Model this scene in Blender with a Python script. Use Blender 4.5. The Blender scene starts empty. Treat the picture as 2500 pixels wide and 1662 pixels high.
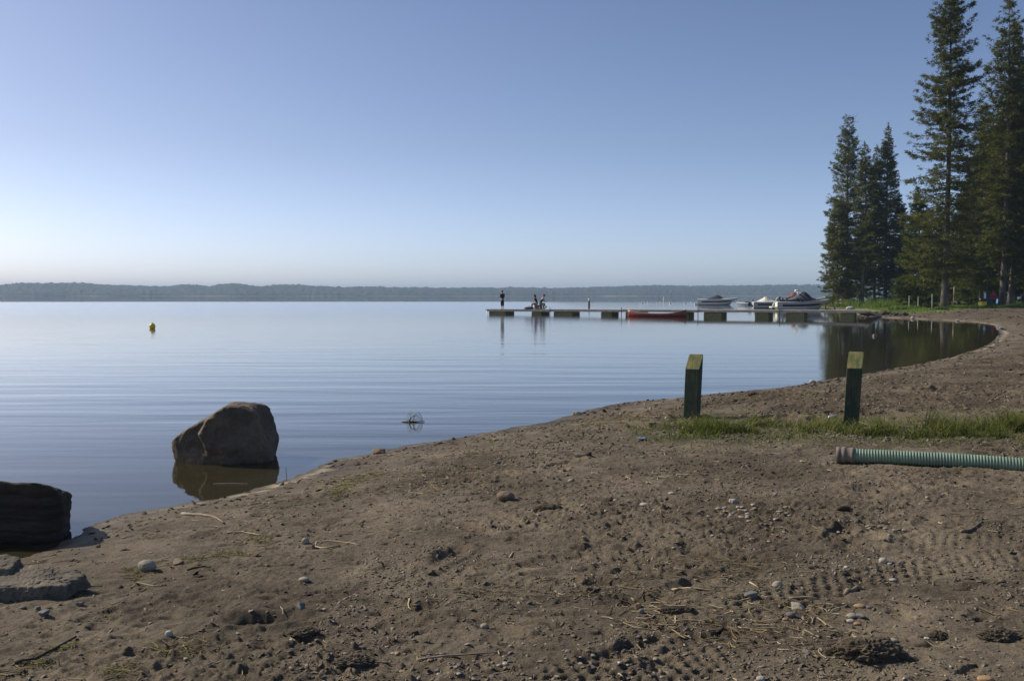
import bpy, math, random
import numpy as np
from mathutils import Vector, Matrix, noise as mnoise

scene = bpy.context.scene
col = scene.collection
R = math.radians

# ------------------------------------------------------------------ camera
F = 2453.0                      # focal length in photo pixels (2500 px wide)
EYE = 1.75                      # above the water, which is z = 0
PITCH = math.atan(110.0 / F)
cam_data = bpy.data.cameras.new('camera')
cam_data.sensor_width = 36.0
cam_data.lens = 36.0 * F / 2500.0
cam_data.clip_start = 0.05
cam_data.clip_end = 20000
cam = bpy.data.objects.new('camera', cam_data)
cam.location = (0, 0, EYE)
cam.rotation_euler = (math.pi / 2 - PITCH, 0, 0)
col.objects.link(cam)
scene.camera = cam

# ------------------------------------------------------------------ sky and sun
SUN_EL = R(37)
SUN_AZ = R(24)                  # sun stands left of the view, 25 degrees behind the plane of the camera
sun_vec = Vector((-math.cos(SUN_AZ) * math.cos(SUN_EL), math.sin(SUN_AZ) * math.cos(SUN_EL), math.sin(SUN_EL)))
w = bpy.data.worlds.new('World'); scene.world = w; w.use_nodes = True
nt = w.node_tree
bg = nt.nodes['Background']
sky = nt.nodes.new('ShaderNodeTexSky')
sky.sky_type = 'NISHITA'; sky.sun_disc = False
sky.sun_elevation = SUN_EL
sky.sun_rotation = math.atan2(sun_vec.x, sun_vec.y)
sky.altitude = 300
sky.air_density = 0.55; sky.dust_density = 1.35; sky.ozone_density = 3.0
# pale dry summer air low over the lake: the sky itself is whiter near the horizon
tcw = nt.nodes.new('ShaderNodeTexCoord'); spw = nt.nodes.new('ShaderNodeSeparateXYZ'); nt.links.new(tcw.outputs['Generated'], spw.inputs[0])
rmp = nt.nodes.new('ShaderNodeValToRGB'); nt.links.new(spw.outputs[2], rmp.inputs[0])
for _ in range(2): rmp.color_ramp.elements.new(.5)
for e_, (p_, c_) in zip(rmp.color_ramp.elements, [(0.0, (.885, .83, .83)), (.045, (.86, .79, .765)), (.14, (.735, .67, .63)), (.30, (.66, .63, .62))]):
    e_.position = p_; e_.color = (*c_, 1)
mxw = nt.nodes.new('ShaderNodeMix'); mxw.data_type = 'RGBA'; mxw.blend_type = 'MULTIPLY'; mxw.inputs[0].default_value = 1
nt.links.new(sky.outputs[0], mxw.inputs[6]); nt.links.new(rmp.outputs[0], mxw.inputs[7])
nt.links.new(mxw.outputs[2], bg.inputs[0])
bg.inputs[1].default_value = 0.148 * 1.42   # the ramp above only takes light away
sl = bpy.data.lights.new('sun', 'SUN'); sl.energy = 5.0; sl.angle = R(0.5); sl.color = (1.0, 0.89, 0.72)
so = bpy.data.objects.new('sun', sl); so.rotation_euler = (-sun_vec).to_track_quat('-Z', 'Y').to_euler()
so.location = (-40, 20, 60); col.objects.link(so)
scene.view_settings.view_transform = 'Standard'
scene.view_settings.look = 'None'
scene.view_settings.exposure = 0.0
scene.view_settings.gamma = 1.0

# ------------------------------------------------------------------ pixel -> world
CP, SP = math.cos(PITCH), math.sin(PITCH)
def ray(u, v):
    x = (u - 1250.0) / F; y = (831.0 - v) / F
    return Vector((x, CP + y * SP, -SP + y * CP))
def at(u, v, z=0.0):
    d = ray(u, v); t = (z - EYE) / d.z
    return Vector((d.x * t, d.y * t, z))
def atD(u, v, D):
    d = ray(u, v); t = D / d.y
    return Vector((d.x * t, D, EYE + d.z * t))

# ------------------------------------------------------------------ object helpers
def tag(o, label=None, cat=None, group=None, kind=None):
    if label: o['label'] = label
    if cat: o['category'] = cat
    if group: o['group'] = group
    if kind: o['kind'] = kind
    return o
def empty(name, loc, rz=0.0, label=None, cat=None, group=None):
    o = bpy.data.objects.new(name, None); col.objects.link(o)
    o.location = loc; o.rotation_euler = (0, 0, rz); o.empty_display_size = 0.1
    return tag(o, label, cat, group)
def link_mesh(name, me, mat, parent=None, smooth=False):
    o = bpy.data.objects.new(name, me); col.objects.link(o)
    if mat: me.materials.append(mat)
    if parent: o.parent = parent
    if smooth:
        me.polygons.foreach_set('use_smooth', np.ones(len(me.polygons), dtype=bool))
    return o
def np_mesh(name, verts, faces):
    """verts (n,3), faces (m,3) or (m,4) numpy arrays"""
    me = bpy.data.meshes.new(name)
    k = faces.shape[1]
    me.vertices.add(len(verts)); me.vertices.foreach_set('co', np.asarray(verts, dtype=np.float32).ravel())
    me.loops.add(faces.size); me.loops.foreach_set('vertex_index', faces.astype(np.int32).ravel())
    me.polygons.add(len(faces))
    me.polygons.foreach_set('loop_start', np.arange(0, faces.size, k, dtype=np.int32))
    me.update(calc_edges=True)
    me.validate()
    return me
def py_mesh(name, verts, faces):
    me = bpy.data.meshes.new(name); me.from_pydata([tuple(v) for v in verts], [], faces); me.update()
    return me

class MB:
    """collects simple shapes into one mesh"""
    def __init__(s): s.v = []; s.f = []
    def add(s, vs, fs):
        n = len(s.v); s.v += [Vector(v) for v in vs]; s.f += [tuple(i + n for i in f) for f in fs]; return s
    def box(s, c, size, rot=None, taper=1.0, bev=0.0):
        c = Vector(c); sx, sy, sz = size[0] / 2, size[1] / 2, size[2] / 2
        b = min(bev, sx * .9, sy * .9)
        if b > 0:
            def ring(z, k, q):
                x, y = sx * k, sy * k
                return [(-x + q, -y, z), (x - q, -y, z), (x, -y + q, z), (x, y - q, z), (x - q, y, z), (-x + q, y, z), (-x, y - q, z), (-x, -y + q, z)]
            rings = [ring(-sz, 1, b), ring(sz - b, taper, b)]
            k2 = taper * (1 - b / max(sx, sy))
            rings.append(ring(sz, k2, b))
            vs = [p for r in rings for p in r]
            fs = [tuple(range(7, -1, -1)), tuple(range(16, 24))]
            for r in range(2):
                for i in range(8):
                    j = (i + 1) % 8
                    fs.append((r * 8 + i, r * 8 + j, r * 8 + 8 + j, r * 8 + 8 + i))
        else:
            vs = [(x * (1 if z < 0 else taper), y * (1 if z < 0 else taper), z) for z in (-sz, sz) for x, y in ((-sx, -sy), (sx, -sy), (sx, sy), (-sx, sy))]
            fs = [(3, 2, 1, 0), (4, 5, 6, 7), (0, 1, 5, 4), (1, 2, 6, 5), (2, 3, 7, 6), (3, 0, 4, 7)]
        M = rot.to_3x3() if rot is not None else Matrix.Identity(3)
        return s.add([M @ Vector(v) + c for v in vs], fs)
    def tube(s, pts, rad, seg=8, cap=True):
        pts = [Vector(p) for p in pts]
        if not hasattr(rad, '__len__'): rad = [rad] * len(pts)
        base = len(s.v); up = Vector((0.03, 0.05, 1)).normalized()
        for i, p in enumerate(pts):
            t = (pts[min(i + 1, len(pts) - 1)] - pts[max(i - 1, 0)]).normalized()
            a = t.cross(up)
            if a.length < 1e-3: a = t.cross(Vector((1, 0, 0)))
            a.normalize(); b = a.cross(t)
            for k in range(seg):
                an = 2 * math.pi * k / seg
                s.v.append(p + (a * math.cos(an) + b * math.sin(an)) * rad[i])
        for i in range(len(pts) - 1):
            for k in range(seg):
                k2 = (k + 1) % seg
                s.f.append((base + i * seg + k, base + i * seg + k2, base + (i + 1) * seg + k2, base + (i + 1) * seg + k))
        if cap:
            s.f.append(tuple(base + k for k in range(seg - 1, -1, -1)))
            s.f.append(tuple(base + (len(pts) - 1) * seg + k for k in range(seg)))
        return s
    def lathe(s, prof, c=(0, 0, 0), seg=20, axis=None):
        base = len(s.v); c = Vector(c)
        M = axis if axis is not None else Matrix.Identity(3)
        for r, z in prof:
            for k in range(seg):
                an = 2 * math.pi * k / seg
                s.v.append(M @ Vector((r * math.cos(an), r * math.sin(an), z)) + c)
        for i in range(len(prof) - 1):
            for k in range(seg):
                k2 = (k + 1) % seg
                s.f.append((base + i * seg + k, base + i * seg + k2, base + (i + 1) * seg + k2, base + (i + 1) * seg + k))
        s.f.append(tuple(base + k for k in range(seg - 1, -1, -1)))
        s.f.append(tuple(base + (len(prof) - 1) * seg + k for k in range(seg)))
        return s
    def build(s, name, mat, parent=None, smooth=False):
        return link_mesh(name, py_mesh(name, s.v, s.f), mat, parent, smooth)

# ------------------------------------------------------------------ materials
def new_mat(name):
    m = bpy.data.materials.new(name); m.use_nodes = True
    return m, m.node_tree, m.node_tree.nodes['Principled BSDF']
def N(nt, typ, **kw):
    n = nt.nodes.new(typ)
    for k, v in kw.items():
        if hasattr(n, k) and k not in n.inputs.keys(): setattr(n, k, v)
        else: n.inputs[k].default_value = v
    return n
def ramp(nt, src, stops):
    r = nt.nodes.new('ShaderNodeValToRGB'); nt.links.new(src, r.inputs[0])
    el = r.color_ramp.elements
    while len(el) < len(stops): el.new(0.5)
    for e, (p, c) in zip(el, stops):
        e.position = p; e.color = (*c, 1) if len(c) == 3 else c
    return r
def mix(nt, fac, a, b, mode='MIX'):
    m = nt.nodes.new('ShaderNodeMix'); m.data_type = 'RGBA'; m.blend_type = mode
    for s, i in ((fac, 0), (a, 6), (b, 7)):
        if isinstance(s, (int, float)): m.inputs[i].default_value = s
        elif isinstance(s, tuple): m.inputs[i].default_value = (*s, 1)
        else: nt.links.new(s, m.inputs[i])
    return m.outputs[2]
def math_n(nt, op, a, b=None, c=None, clamp=False):
    m = nt.nodes.new('ShaderNodeMath'); m.operation = op; m.use_clamp = clamp
    for s, i in ((a, 0), (b, 1), (c, 2)):
        if s is None: continue
        if isinstance(s, (int, float)): m.inputs[i].default_value = s
        else: nt.links.new(s, m.inputs[i])
    return m.outputs[0]
def simple_mat(name, c1, c2=None, scale=8, rough=0.7, bump=0.0, bscale=None, metallic=0.0, stretch=(1, 1, 1), spec=0.5, coat=0.0, contrast=(0.35, 0.65)):
    m, nt, b = new_mat(name)
    c2 = c2 or tuple(x * 0.7 for x in c1)
    tc = N(nt, 'ShaderNodeTexCoord'); mp = N(nt, 'ShaderNodeMapping'); mp.inputs['Scale'].default_value = stretch
    nt.links.new(tc.outputs['Object'], mp.inputs[0])
    nz = N(nt, 'ShaderNodeTexNoise', Scale=scale, Detail=6.0, Roughness=0.6); nt.links.new(mp.outputs[0], nz.inputs['Vector'])
    r = ramp(nt, nz.outputs[0], [(contrast[0], c2), (contrast[1], c1)])
    nt.links.new(r.outputs[0], b.inputs['Base Color'])
    b.inputs['Roughness'].default_value = rough; b.inputs['Metallic'].default_value = metallic
    b.inputs['Specular IOR Level'].default_value = spec; b.inputs['Coat Weight'].default_value = coat
    if bump > 0:
        n2 = N(nt, 'ShaderNodeTexNoise', Scale=bscale or scale * 3, Detail=8.0, Roughness=0.65); nt.links.new(mp.outputs[0], n2.inputs['Vector'])
        bp = N(nt, 'ShaderNodeBump', Distance=bump); nt.links.new(n2.outputs[0], bp.inputs['Height'])
        nt.links.new(bp.outputs[0], b.inputs['Normal'])
    return m

# ------------------------------------------------------------------ numpy noise
def _hash(ix, iy, seed):
    h = (ix.astype(np.int64) * 374761393 + iy.astype(np.int64) * 668265263 + seed * 974634777) & 0xFFFFFFFF
    h = ((h ^ (h >> 13)) * 1274126177) & 0xFFFFFFFF
    return (h ^ (h >> 16)) & 0xFFFFFFFF
def pn(x, y, seed=0):
    x = np.asarray(x, dtype=np.float64); y = np.asarray(y, dtype=np.float64)
    ix = np.floor(x); iy = np.floor(y); fx = x - ix; fy = y - iy
    u = fx * fx * fx * (fx * (fx * 6 - 15) + 10); v = fy * fy * fy * (fy * (fy * 6 - 15) + 10)
    def g(dx, dy):
        a = _hash(ix + dx, iy + dy, seed) * (2 * math.pi / 4294967296.0)
        return np.cos(a) * (fx - dx) + np.sin(a) * (fy - dy)
    n00, n10, n01, n11 = g(0, 0), g(1, 0), g(0, 1), g(1, 1)
    return ((n00 * (1 - u) + n10 * u) * (1 - v) + (n01 * (1 - u) + n11 * u) * v) * 1.5
def fbm(x, y, seed=0, o=3, gain=.5):
    s = 0; a = 1
    for i in range(o):
        s = s + a * pn(x * 2 ** i, y * 2 ** i, seed + i * 17); a *= gain
    return s
def sstep(a, b, x):
    t = np.clip((x - a) / (b - a), 0, 1); return t * t * (3 - 2 * t)

# ------------------------------------------------------------------ coast line
coast_px = [(0, 1384), (60, 1364), (111, 1346), (160, 1318), (205, 1288), (260, 1268), (330, 1252), (444, 1230), (520, 1216), (610, 1198),
            (666, 1180), (700, 1172), (751, 1152), (790, 1130), (836, 1119), (914, 1105), (1005, 1086), (1059, 1078), (1141, 1064), (1242, 1046),
            (1344, 1028), (1409, 1009), (1515, 984), (1653, 972), (1727, 962), (1908, 946), (2003, 929), (2119, 911), (2225, 892), (2331, 869),
            (2406, 844), (2437, 822), (2441, 808), (2421, 795), (2374, 787), (2310, 782.5), (2225, 778.5), (2162, 776), (2118, 774)]
coast_w = [(at(u, v).x, at(u, v).y) for u, v in coast_px]
def pxD(u, D): return ((u - 1250) / F * D, D)
coast_w = [(-60, -60), (-30, -22), (-15, -2), (-8, 3.0), (-5, 4.9), (-3.9, 5.9)] + coast_w + \
          [pxD(2096, 88), pxD(2076, 97), pxD(2055, 110), pxD(2040, 122), pxD(2022, 138), pxD(1990, 152), pxD(1972, 168), pxD(1985, 186), pxD(2050, 205), pxD(2250, 225), pxD(2700, 240), (420, 250)]
def catmull(P, n=6):
    out = []
    for i in range(len(P) - 1):
        p0 = P[max(i - 1, 0)]; p1 = P[i]; p2 = P[i + 1]; p3 = P[min(i + 2, len(P) - 1)]
        for k in range(n):
            t = k / n
            out.append(tuple(0.5 * (2 * p1[j] + (p2[j] - p0[j]) * t + (2 * p0[j] - 5 * p1[j] + 4 * p2[j] - p3[j]) * t * t + (3 * p1[j] - p0[j] - 3 * p2[j] + p3[j]) * t ** 3) for j in (0, 1)))
    out.append(P[-1]); return out
COAST = catmull(coast_w, 3)
POLY = np.array(COAST + [(420, -200), (-60, -200)])
CA = np.array(COAST)
def coast_d(x, y):
    """signed distance to the shore, positive on land"""
    x = np.asarray(x, dtype=np.float64); y = np.asarray(y, dtype=np.float64)
    best = np.full(x.shape, 1e9)
    for i in range(len(CA) - 1):
        ax, ay = CA[i]; bx, by = CA[i + 1]; dx, dy = bx - ax, by - ay
        L2 = dx * dx + dy * dy + 1e-12
        t = np.clip(((x - ax) * dx + (y - ay) * dy) / L2, 0, 1)
        best = np.minimum(best, (x - ax - t * dx) ** 2 + (y - ay - t * dy) ** 2)
    ins = np.zeros(x.shape, dtype=bool)
    n = len(POLY)
    for i in range(n):
        ax, ay = POLY[i]; bx, by = POLY[(i + 1) % n]
        if ay == by: continue
        c = ((ay > y) != (by > y)) & (x < (bx - ax) * (y - ay) / (by - ay) + ax)
        ins ^= c
    d = np.sqrt(best)
    return np.where(ins, d, -d)

# ------------------------------------------------------------------ ground height
rng = np.random.default_rng(5)
def track_pts(L):
    return [(at(u, v, .3).x, at(u, v, .3).y) for u, v in L]
TRACKS = [track_pts([(1330, 1680), (1480, 1600), (1650, 1532), (1954, 1444), (2200, 1403), (2560, 1358)]),
          track_pts([(1560, 1690), (1680, 1610), (1830, 1545), (1930, 1515)]),
          track_pts([(2060, 1350), (2300, 1330), (2580, 1312)]),
          track_pts([(1900, 1238), (2150, 1236), (2560, 1222)])]
FOOT = []
for i in range(75):
    Y = 3.4 + 9.5 * rng.random() ** 1.3; X = (rng.random() - .42) * Y * 1.15
    FOOT.append((X, Y, rng.random() * math.pi, .20 + .12 * rng.random(), .07 + .04 * rng.random(), .010 + .022 * rng.random()))
for i in range(120):
    Y = 12 + 22 * rng.random(); X = Y * (.12 + .45 * rng.random())
    FOOT.append((X, Y, rng.random() * math.pi, .22 + .2 * rng.random(), .1 + .08 * rng.random(), .03 + .05 * rng.random()))
RIV = (at(35, 1621, .2) - at(380, 1490, .2)).normalized()
def height(x, y, full=True, want_d=False):
    x = np.atleast_1d(np.asarray(x, dtype=np.float64)); y = np.atleast_1d(np.asarray(y, dtype=np.float64))
    r = np.hypot(x, y)
    d = np.where(r < 900, 0, -200.0)
    m = r < 900
    d[m] = coast_d(x[m], y[m])
    near = m & (r < 260)
    dn = d[near] + .05 * fbm(x[near] * 1.3, y[near] * 1.3, 3) + .035 * pn(x[near] * 5, y[near] * 5, 6) + .016 * pn(x[near] * 13, y[near] * 13, 8) + np.clip((r[near] - 40) * .006, 0, .5) * fbm(x[near] * .3, y[near] * .3, 31)
    d[near] = dn
    land = d > 0
    dd = np.clip(d, 0, None)
    h = .25 * (1 - np.exp(-dd / 2.6)) + .018 * np.minimum(dd, 42)
    h = np.where(land, h, np.maximum(d * .055 - .10 * (1 - np.exp(np.minimum(d, 0) / 1.2)), -2.6))
    if full:
        X = x[near]; Y = y[near]; D = d[near]; rr = r[near]
        lm = sstep(.05, 1.6, D); nearf = 1 - sstep(60, 90, Y)
        rough = sstep(-.15, .55, fbm(X * .55 + 3, Y * .55, 41, 2)) * sstep(.8, 2.6, D)
        rough = np.maximum(rough, sstep(2.5, 4.5, X) * sstep(11.5, 14, Y) * sstep(.6, 2, D) * .9)
        smoothleft = 1 - .75 * (1 - sstep(-1.6, -.6, X)) * (1 - sstep(4.6, 5.4, Y * 0 + Y)) * 0 
        e = .018 * fbm(X * 1.1, Y * 1.1, 51, 2) * lm
        b1 = np.abs(fbm(X * 4.2, Y * 4.2, 61, 2)); b2 = np.abs(pn(X * 11, Y * 11, 71)); b3 = pn(X * 26, Y * 26, 81)
        e += rough * (.020 * (b1 - .25) + .012 * (b2 - .2) + .006 * b3 + .010 * fbm(X * 7, Y * 9, 65, 3))
        e += lm * (1 - rough) * (.009 * fbm(X * 5, Y * 7, 91, 2) + .0035 * b3)
        # small crumbs of soil
        c1 = pn(X * 17, Y * 17, 101); e += lm * np.minimum(np.clip(c1 - .34, 0, 1) * .035, .010 + .003 * b3) * (.35 + rough) * (1 + .5 * b3)
        c3 = pn(X * 6 + 3, Y * 13, 105); e -= lm * np.minimum(np.clip(c3 - .42, 0, 1) * .10, .016) * sstep(.3, 1.5, D)
        c2 = pn(X * 38 , Y * 38, 103); e += lm * np.clip(c2 - .30, 0, 1) * .014 * (.5 + rough) * (rr < 16)
        # rivulets running down to the lower left
        a = X * RIV.x + Y * RIV.y; c = -X * RIV.y + Y * RIV.x
        rv = pn(a * 1.1 + 5, c * 9, 111) + .5 * pn(a * 2.3, c * 21, 112)
        e += .011 * rv * (1 - sstep(-.5, .6, X)) * (1 - sstep(5.0, 5.9, Y)) * lm
        # far sand bank below the lawn
        e += .16 * sstep(3, 9, D) * (np.abs(fbm(X * .5, Y * .5, 121, 3)) - .2) * sstep(40, 60, Y) * (1 - sstep(98, 112, Y))
        for (fx, fy, ang, la, lb, dep) in FOOT:
            q = np.abs(X - fx) < .7
            q &= np.abs(Y - fy) < .7
            if not q.any(): continue
            ca, sa = math.cos(ang), math.sin(ang)
            uu = ((X[q] - fx) * ca + (Y[q] - fy) * sa) / la; vv = (-(X[q] - fx) * sa + (Y[q] - fy) * ca) / lb
            rad = np.sqrt(uu * uu + vv * vv) + .25 * pn(X[q] * 9, Y[q] * 9, 131)
            e[q] += dep * (-.9 * np.exp(-(rad / .75) ** 4) + .5 * np.exp(-((rad - 1.15) / .28) ** 2)) * lm[q]
        for ti, T in enumerate(TRACKS):
            s0 = 0
            for i in range(len(T) - 1):
                ax, ay = T[i]; bx, by = T[i + 1]; L = math.hypot(bx - ax, by - ay); dx, dy = (bx - ax) / L, (by - ay) / L
                s = (X - ax) * dx + (Y - ay) * dy; t = -(X - ax) * dy + (Y - ay) * dx
                q = (s >= 0) & (s < L) & (np.abs(t) < .17)
                if q.any():
                    S = s[q] + s0; TT = t[q]
                    row = np.floor(TT / .05)
                    ss = (S + row * .035) / .075; ds = (ss - np.floor(ss) - .5) * .075; dt = (TT / .05 - row - .5) * .05
                    fade = (1 - sstep(.11, .16, np.abs(TT))) * (.55 + .45 * sstep(-.25, .2, fbm(X[q] * 1.5, Y[q] * 1.5, 141, 2)))
                    if ti in (2, 3): fade = fade * .6
                    e[q] += fade * (-.026 * np.exp(-((ds / .019) ** 2 + (dt / .014) ** 2)) + .003) - .006 * (1 - sstep(.1, .17, np.abs(TT)))
                s0 += L
        hh = h[near]; hh += e * nearf * np.where(D > 0, 1, 0) + e * (1 - nearf) * .35 * np.where(D > 0, 1, 0)
        h[near] = np.where(D > 0, np.maximum(hh, .004 + .03 * np.minimum(D, 1)), hh)
    if want_d: return h, d
    return h
def gz(x, y): return float(height([x], [y])[0])
def ag(u, v):
    """point on the ground seen at pixel (u, v)"""
    z = .3
    for _ in range(6):
        p = at(u, v, z); z = .5 * z + .5 * gz(p.x, p.y)
    p = at(u, v, z); return Vector((p.x, p.y, gz(p.x, p.y)))

# ------------------------------------------------------------------ ground sheet
fine = np.arange(-31, 31.001, .066)
side = np.concatenate([np.arange(31.5, 60, .5), np.arange(60, 180.1, 3)])
th = np.radians(np.concatenate([-side[::-1], fine, side[:-1]]))
rs = [0.25]
while rs[-1] < 9000:
    r_ = rs[-1]
    rs.append(r_ + (.12 if r_ < 3 else max(.011, .0028 * r_) if r_ < 120 else .012 * r_ if r_ < 260 else .08 * r_))
rs = np.array([r_ for r_ in rs if r_ < 5400] + [5400.0])
TH, RS = np.meshgrid(th, rs)
GX = (RS * np.sin(TH)).ravel(); GY = (RS * np.cos(TH)).ravel()
GH, GD = height(GX, GY, want_d=True)
nr, nc = len(rs), len(th)
idx = np.arange(nr * nc).reshape(nr, nc)
quads = np.stack([idx[:-1, :], np.roll(idx, -1, 1)[:-1, :], np.roll(idx, -1, 1)[1:, :], idx[1:, :]], -1).reshape(-1, 4)
me = np_mesh('ground', np.stack([GX, GY, GH], -1), quads)
def fattr(me, name, arr):
    a = me.attributes.new(name, 'FLOAT', 'POINT'); a.data.foreach_set('value', arr.astype(np.float32))
lawn = sstep(.8, 2.4, GD + 1.0 * fbm(GX * .3, GY * .3, 7)) * sstep(80, 84, GY - 18 * sstep(33, 47, GX) + 3 * fbm(GX * .15, GY * .15, 9))
lawn = np.maximum(lawn, .7 * sstep(60, 80, GX) * sstep(.1, .5, fbm(GX * .1, GY * .1, 12)))
fattr(me, 'lawn', lawn)
wet = (1 - sstep(.05, .75, GD + .28 * fbm(GX * 1.1, GY * 1.1, 15)))
fattr(me, 'wet', wet)
bay = sstep(20, 30, GY) * sstep(8, 14, GX)
fw = .15 + .06 * bay
fo = np.exp(-((GD - fw) / (fw * .55)) ** 2) * (.35 * sstep(-.05, .45, fbm(GX * 1.5, GY * 1.5, 19)) * (1 - bay) + .75 * bay * sstep(-.5, .2, fbm(GX * .7, GY * .7, 20)))
seg = np.exp(-(((GX + 2.2) / .6) ** 2)) * (GY < 12) * .95 * sstep(-.35, .25, fbm(GX * 3.5, GY * 3.5, 33))
fo = np.maximum(fo, np.exp(-((GD - .16) / .1) ** 2) * seg)
fattr(me, 'foam', fo)
fattr(me, 'shore', np.clip(GD, -50, 50))
rg = sstep(-.15, .55, fbm(GX * .55 + 3, GY * .55, 41, 2)) * sstep(.8, 2.6, GD)
rg = np.maximum(rg, sstep(35, 50, GY) * sstep(.9, 2.2, GD))
rg = np.maximum(rg, sstep(2.5, 4.5, GX) * sstep(11.5, 14, GY) * sstep(.6, 2, GD) * .9)
gcen = np.maximum(11.35 - .26 * (GX - 1.8), 10.55)
grassy = np.clip(sstep(-1.5, -.7, GY - gcen + .35 * fbm(GX * 1.2, GY * 1.2, 23)) * (1 - sstep(.5, 1.1, GY - gcen + .25 * fbm(GX * 1.2, GY * 1.2, 27))) * sstep(1.0, 1.7, GX), 0, 1)
bank = np.maximum(sstep(1.5, 4.0, GX) * sstep(12.2, 14, GY) * (GY < 45), sstep(35, 50, GY)) * sstep(.5, 1.6, GD) * (.55 + .45 * sstep(-.4, .3, fbm(GX * .8, GY * .4, 29)))
fattr(me, 'bank', bank)
fattr(me, 'rough', rg); fattr(me, 'grassy', grassy)

m, nt, b = new_mat('beach_soil')
tc = N(nt, 'ShaderNodeTexCoord')
def att(name):
    a = nt.nodes.new('ShaderNodeAttribute'); a.attribute_name = name; return a.outputs['Fac']
def noi(scale, detail=5.0, rough=.6):
    n = N(nt, 'ShaderNodeTexNoise', Scale=scale, Detail=detail, Roughness=rough); nt.links.new(tc.outputs['Object'], n.inputs['Vector']); return n.outputs[0]
c_big = ramp(nt, noi(.9, 5, .65), [(.36, (.088, .071, .049)), (.50, (.135, .112, .080)), (.64, (.185, .155, .112))]).outputs[0]
c_mid = ramp(nt, noi(7, 8, .7), [(.30, (.62, .60, .58)), (.5, (1, 1, 1)), (.72, (1.22, 1.2, 1.16))]).outputs[0]
c = mix(nt, 1.0, c_big, c_mid, 'MULTIPLY')
c_pt = ramp(nt, noi(2.6, 7, .75), [(.36, (.66, .64, .62)), (.52, (1, 1, 1)), (.66, (1.16, 1.15, 1.12))]).outputs[0]
c = mix(nt, .85, c, c_pt, 'MULTIPLY')
c_fine = ramp(nt, noi(70, 4, .7), [(.30, (.55, .53, .5)), (.48, (1, 1, 1)), (.70, (1.35, 1.32, 1.25))]).outputs[0]
c = mix(nt, .8, c, c_fine, 'MULTIPLY')
vor = N(nt, 'ShaderNodeTexVoronoi', Scale=38.0); nt.links.new(tc.outputs['Object'], vor.inputs['Vector'])
spk = math_n(nt, 'LESS_THAN', vor.outputs['Distance'], .22)
spk2 = math_n(nt, 'GREATER_THAN', noi(5, 3), .52)
sel = N(nt, 'ShaderNodeSeparateColor'); nt.links.new(vor.outputs['Color'], sel.inputs[0])
spk3 = math_n(nt, 'GREATER_THAN', sel.outputs[0], .72)
spm = math_n(nt, 'MULTIPLY', math_n(nt, 'MULTIPLY', spk, spk2), spk3)
spc = ramp(nt, sel.outputs[1], [(.3, (.05, .035, .022)), (.6, (.16, .12, .075)), (.9, (.30, .26, .19))]).outputs[0]
c = mix(nt, math_n(nt, 'MULTIPLY', spm, .8), c, spc)
c = mix(nt, math_n(nt, 'MULTIPLY', att('bank'), .75), c, mix(nt, 1.0, c, (.56, .52, .47), 'MULTIPLY'))
c = mix(nt, math_n(nt, 'MULTIPLY', att('rough'), .16), c, mix(nt, 1.0, c, (.60, .56, .52), 'MULTIPLY'))
gr = ramp(nt, noi(6, 5, .7), [(.42, (0, 0, 0)), (.62, (1, 1, 1))]).outputs[0]
gcol = ramp(nt, noi(30, 4), [(.3, (.040, .050, .018)), (.7, (.095, .105, .035))]).outputs[0]
c = mix(nt, math_n(nt, 'MULTIPLY', att('grassy'), mix(nt, .5, gr, (.6, .6, .6))), c, gcol)
lcol = ramp(nt, noi(.35, 6, .7), [(.30, (.075, .105, .022)), (.5, (.125, .165, .034)), (.7, (.19, .205, .052))]).outputs[0]
c = mix(nt, att('lawn'), c, lcol)
fcol = ramp(nt, noi(9, 5), [(.3, (.30, .26, .18)), (.7, (.52, .46, .34))]).outputs[0]
c = mix(nt, att('foam'), c, fcol)
wetc = mix(nt, 1.0, c, (.60, .56, .50), 'MULTIPLY')
c = mix(nt, math_n(nt, 'MULTIPLY', att('wet'), math_n(nt, 'SUBTRACT', 1.0, att('foam'))), c, wetc)
sh = nt.nodes.new('ShaderNodeMapRange'); nt.links.new(att('shore'), sh.inputs[0])
sh.inputs[1].default_value = 0; sh.inputs[2].default_value = -14; sh.inputs[3].default_value = 0; sh.inputs[4].default_value = 1
depth_dim = ramp(nt, noi(3, 6), [(.3, (.012, .014, .016)), (.7, (.022, .025, .026))]).outputs[0]
c = mix(nt, sh.outputs[0], c, depth_dim)  # bed colour darkens offshore, standing in for light lost in deep water
nt.links.new(c, b.inputs['Base Color'])
rr_ = math_n(nt, 'MULTIPLY_ADD', att('wet'), -.30, .94); nt.links.new(rr_, b.inputs['Roughness'])
b.inputs['Specular IOR Level'].default_value = .3
hgt = math_n(nt, 'ADD', math_n(nt, 'MULTIPLY', noi(26, 9, .74), .026), math_n(nt, 'MULTIPLY', noi(150, 4, .7), .0042))
bp = N(nt, 'ShaderNodeBump', Distance=1.0, Strength=1.0); nt.links.new(hgt, bp.inputs['Height']); nt.links.new(bp.outputs[0], b.inputs['Normal'])
GROUND_MAT = m
g = link_mesh('ground', me, m, None, True); tag(g, kind='structure')

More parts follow.
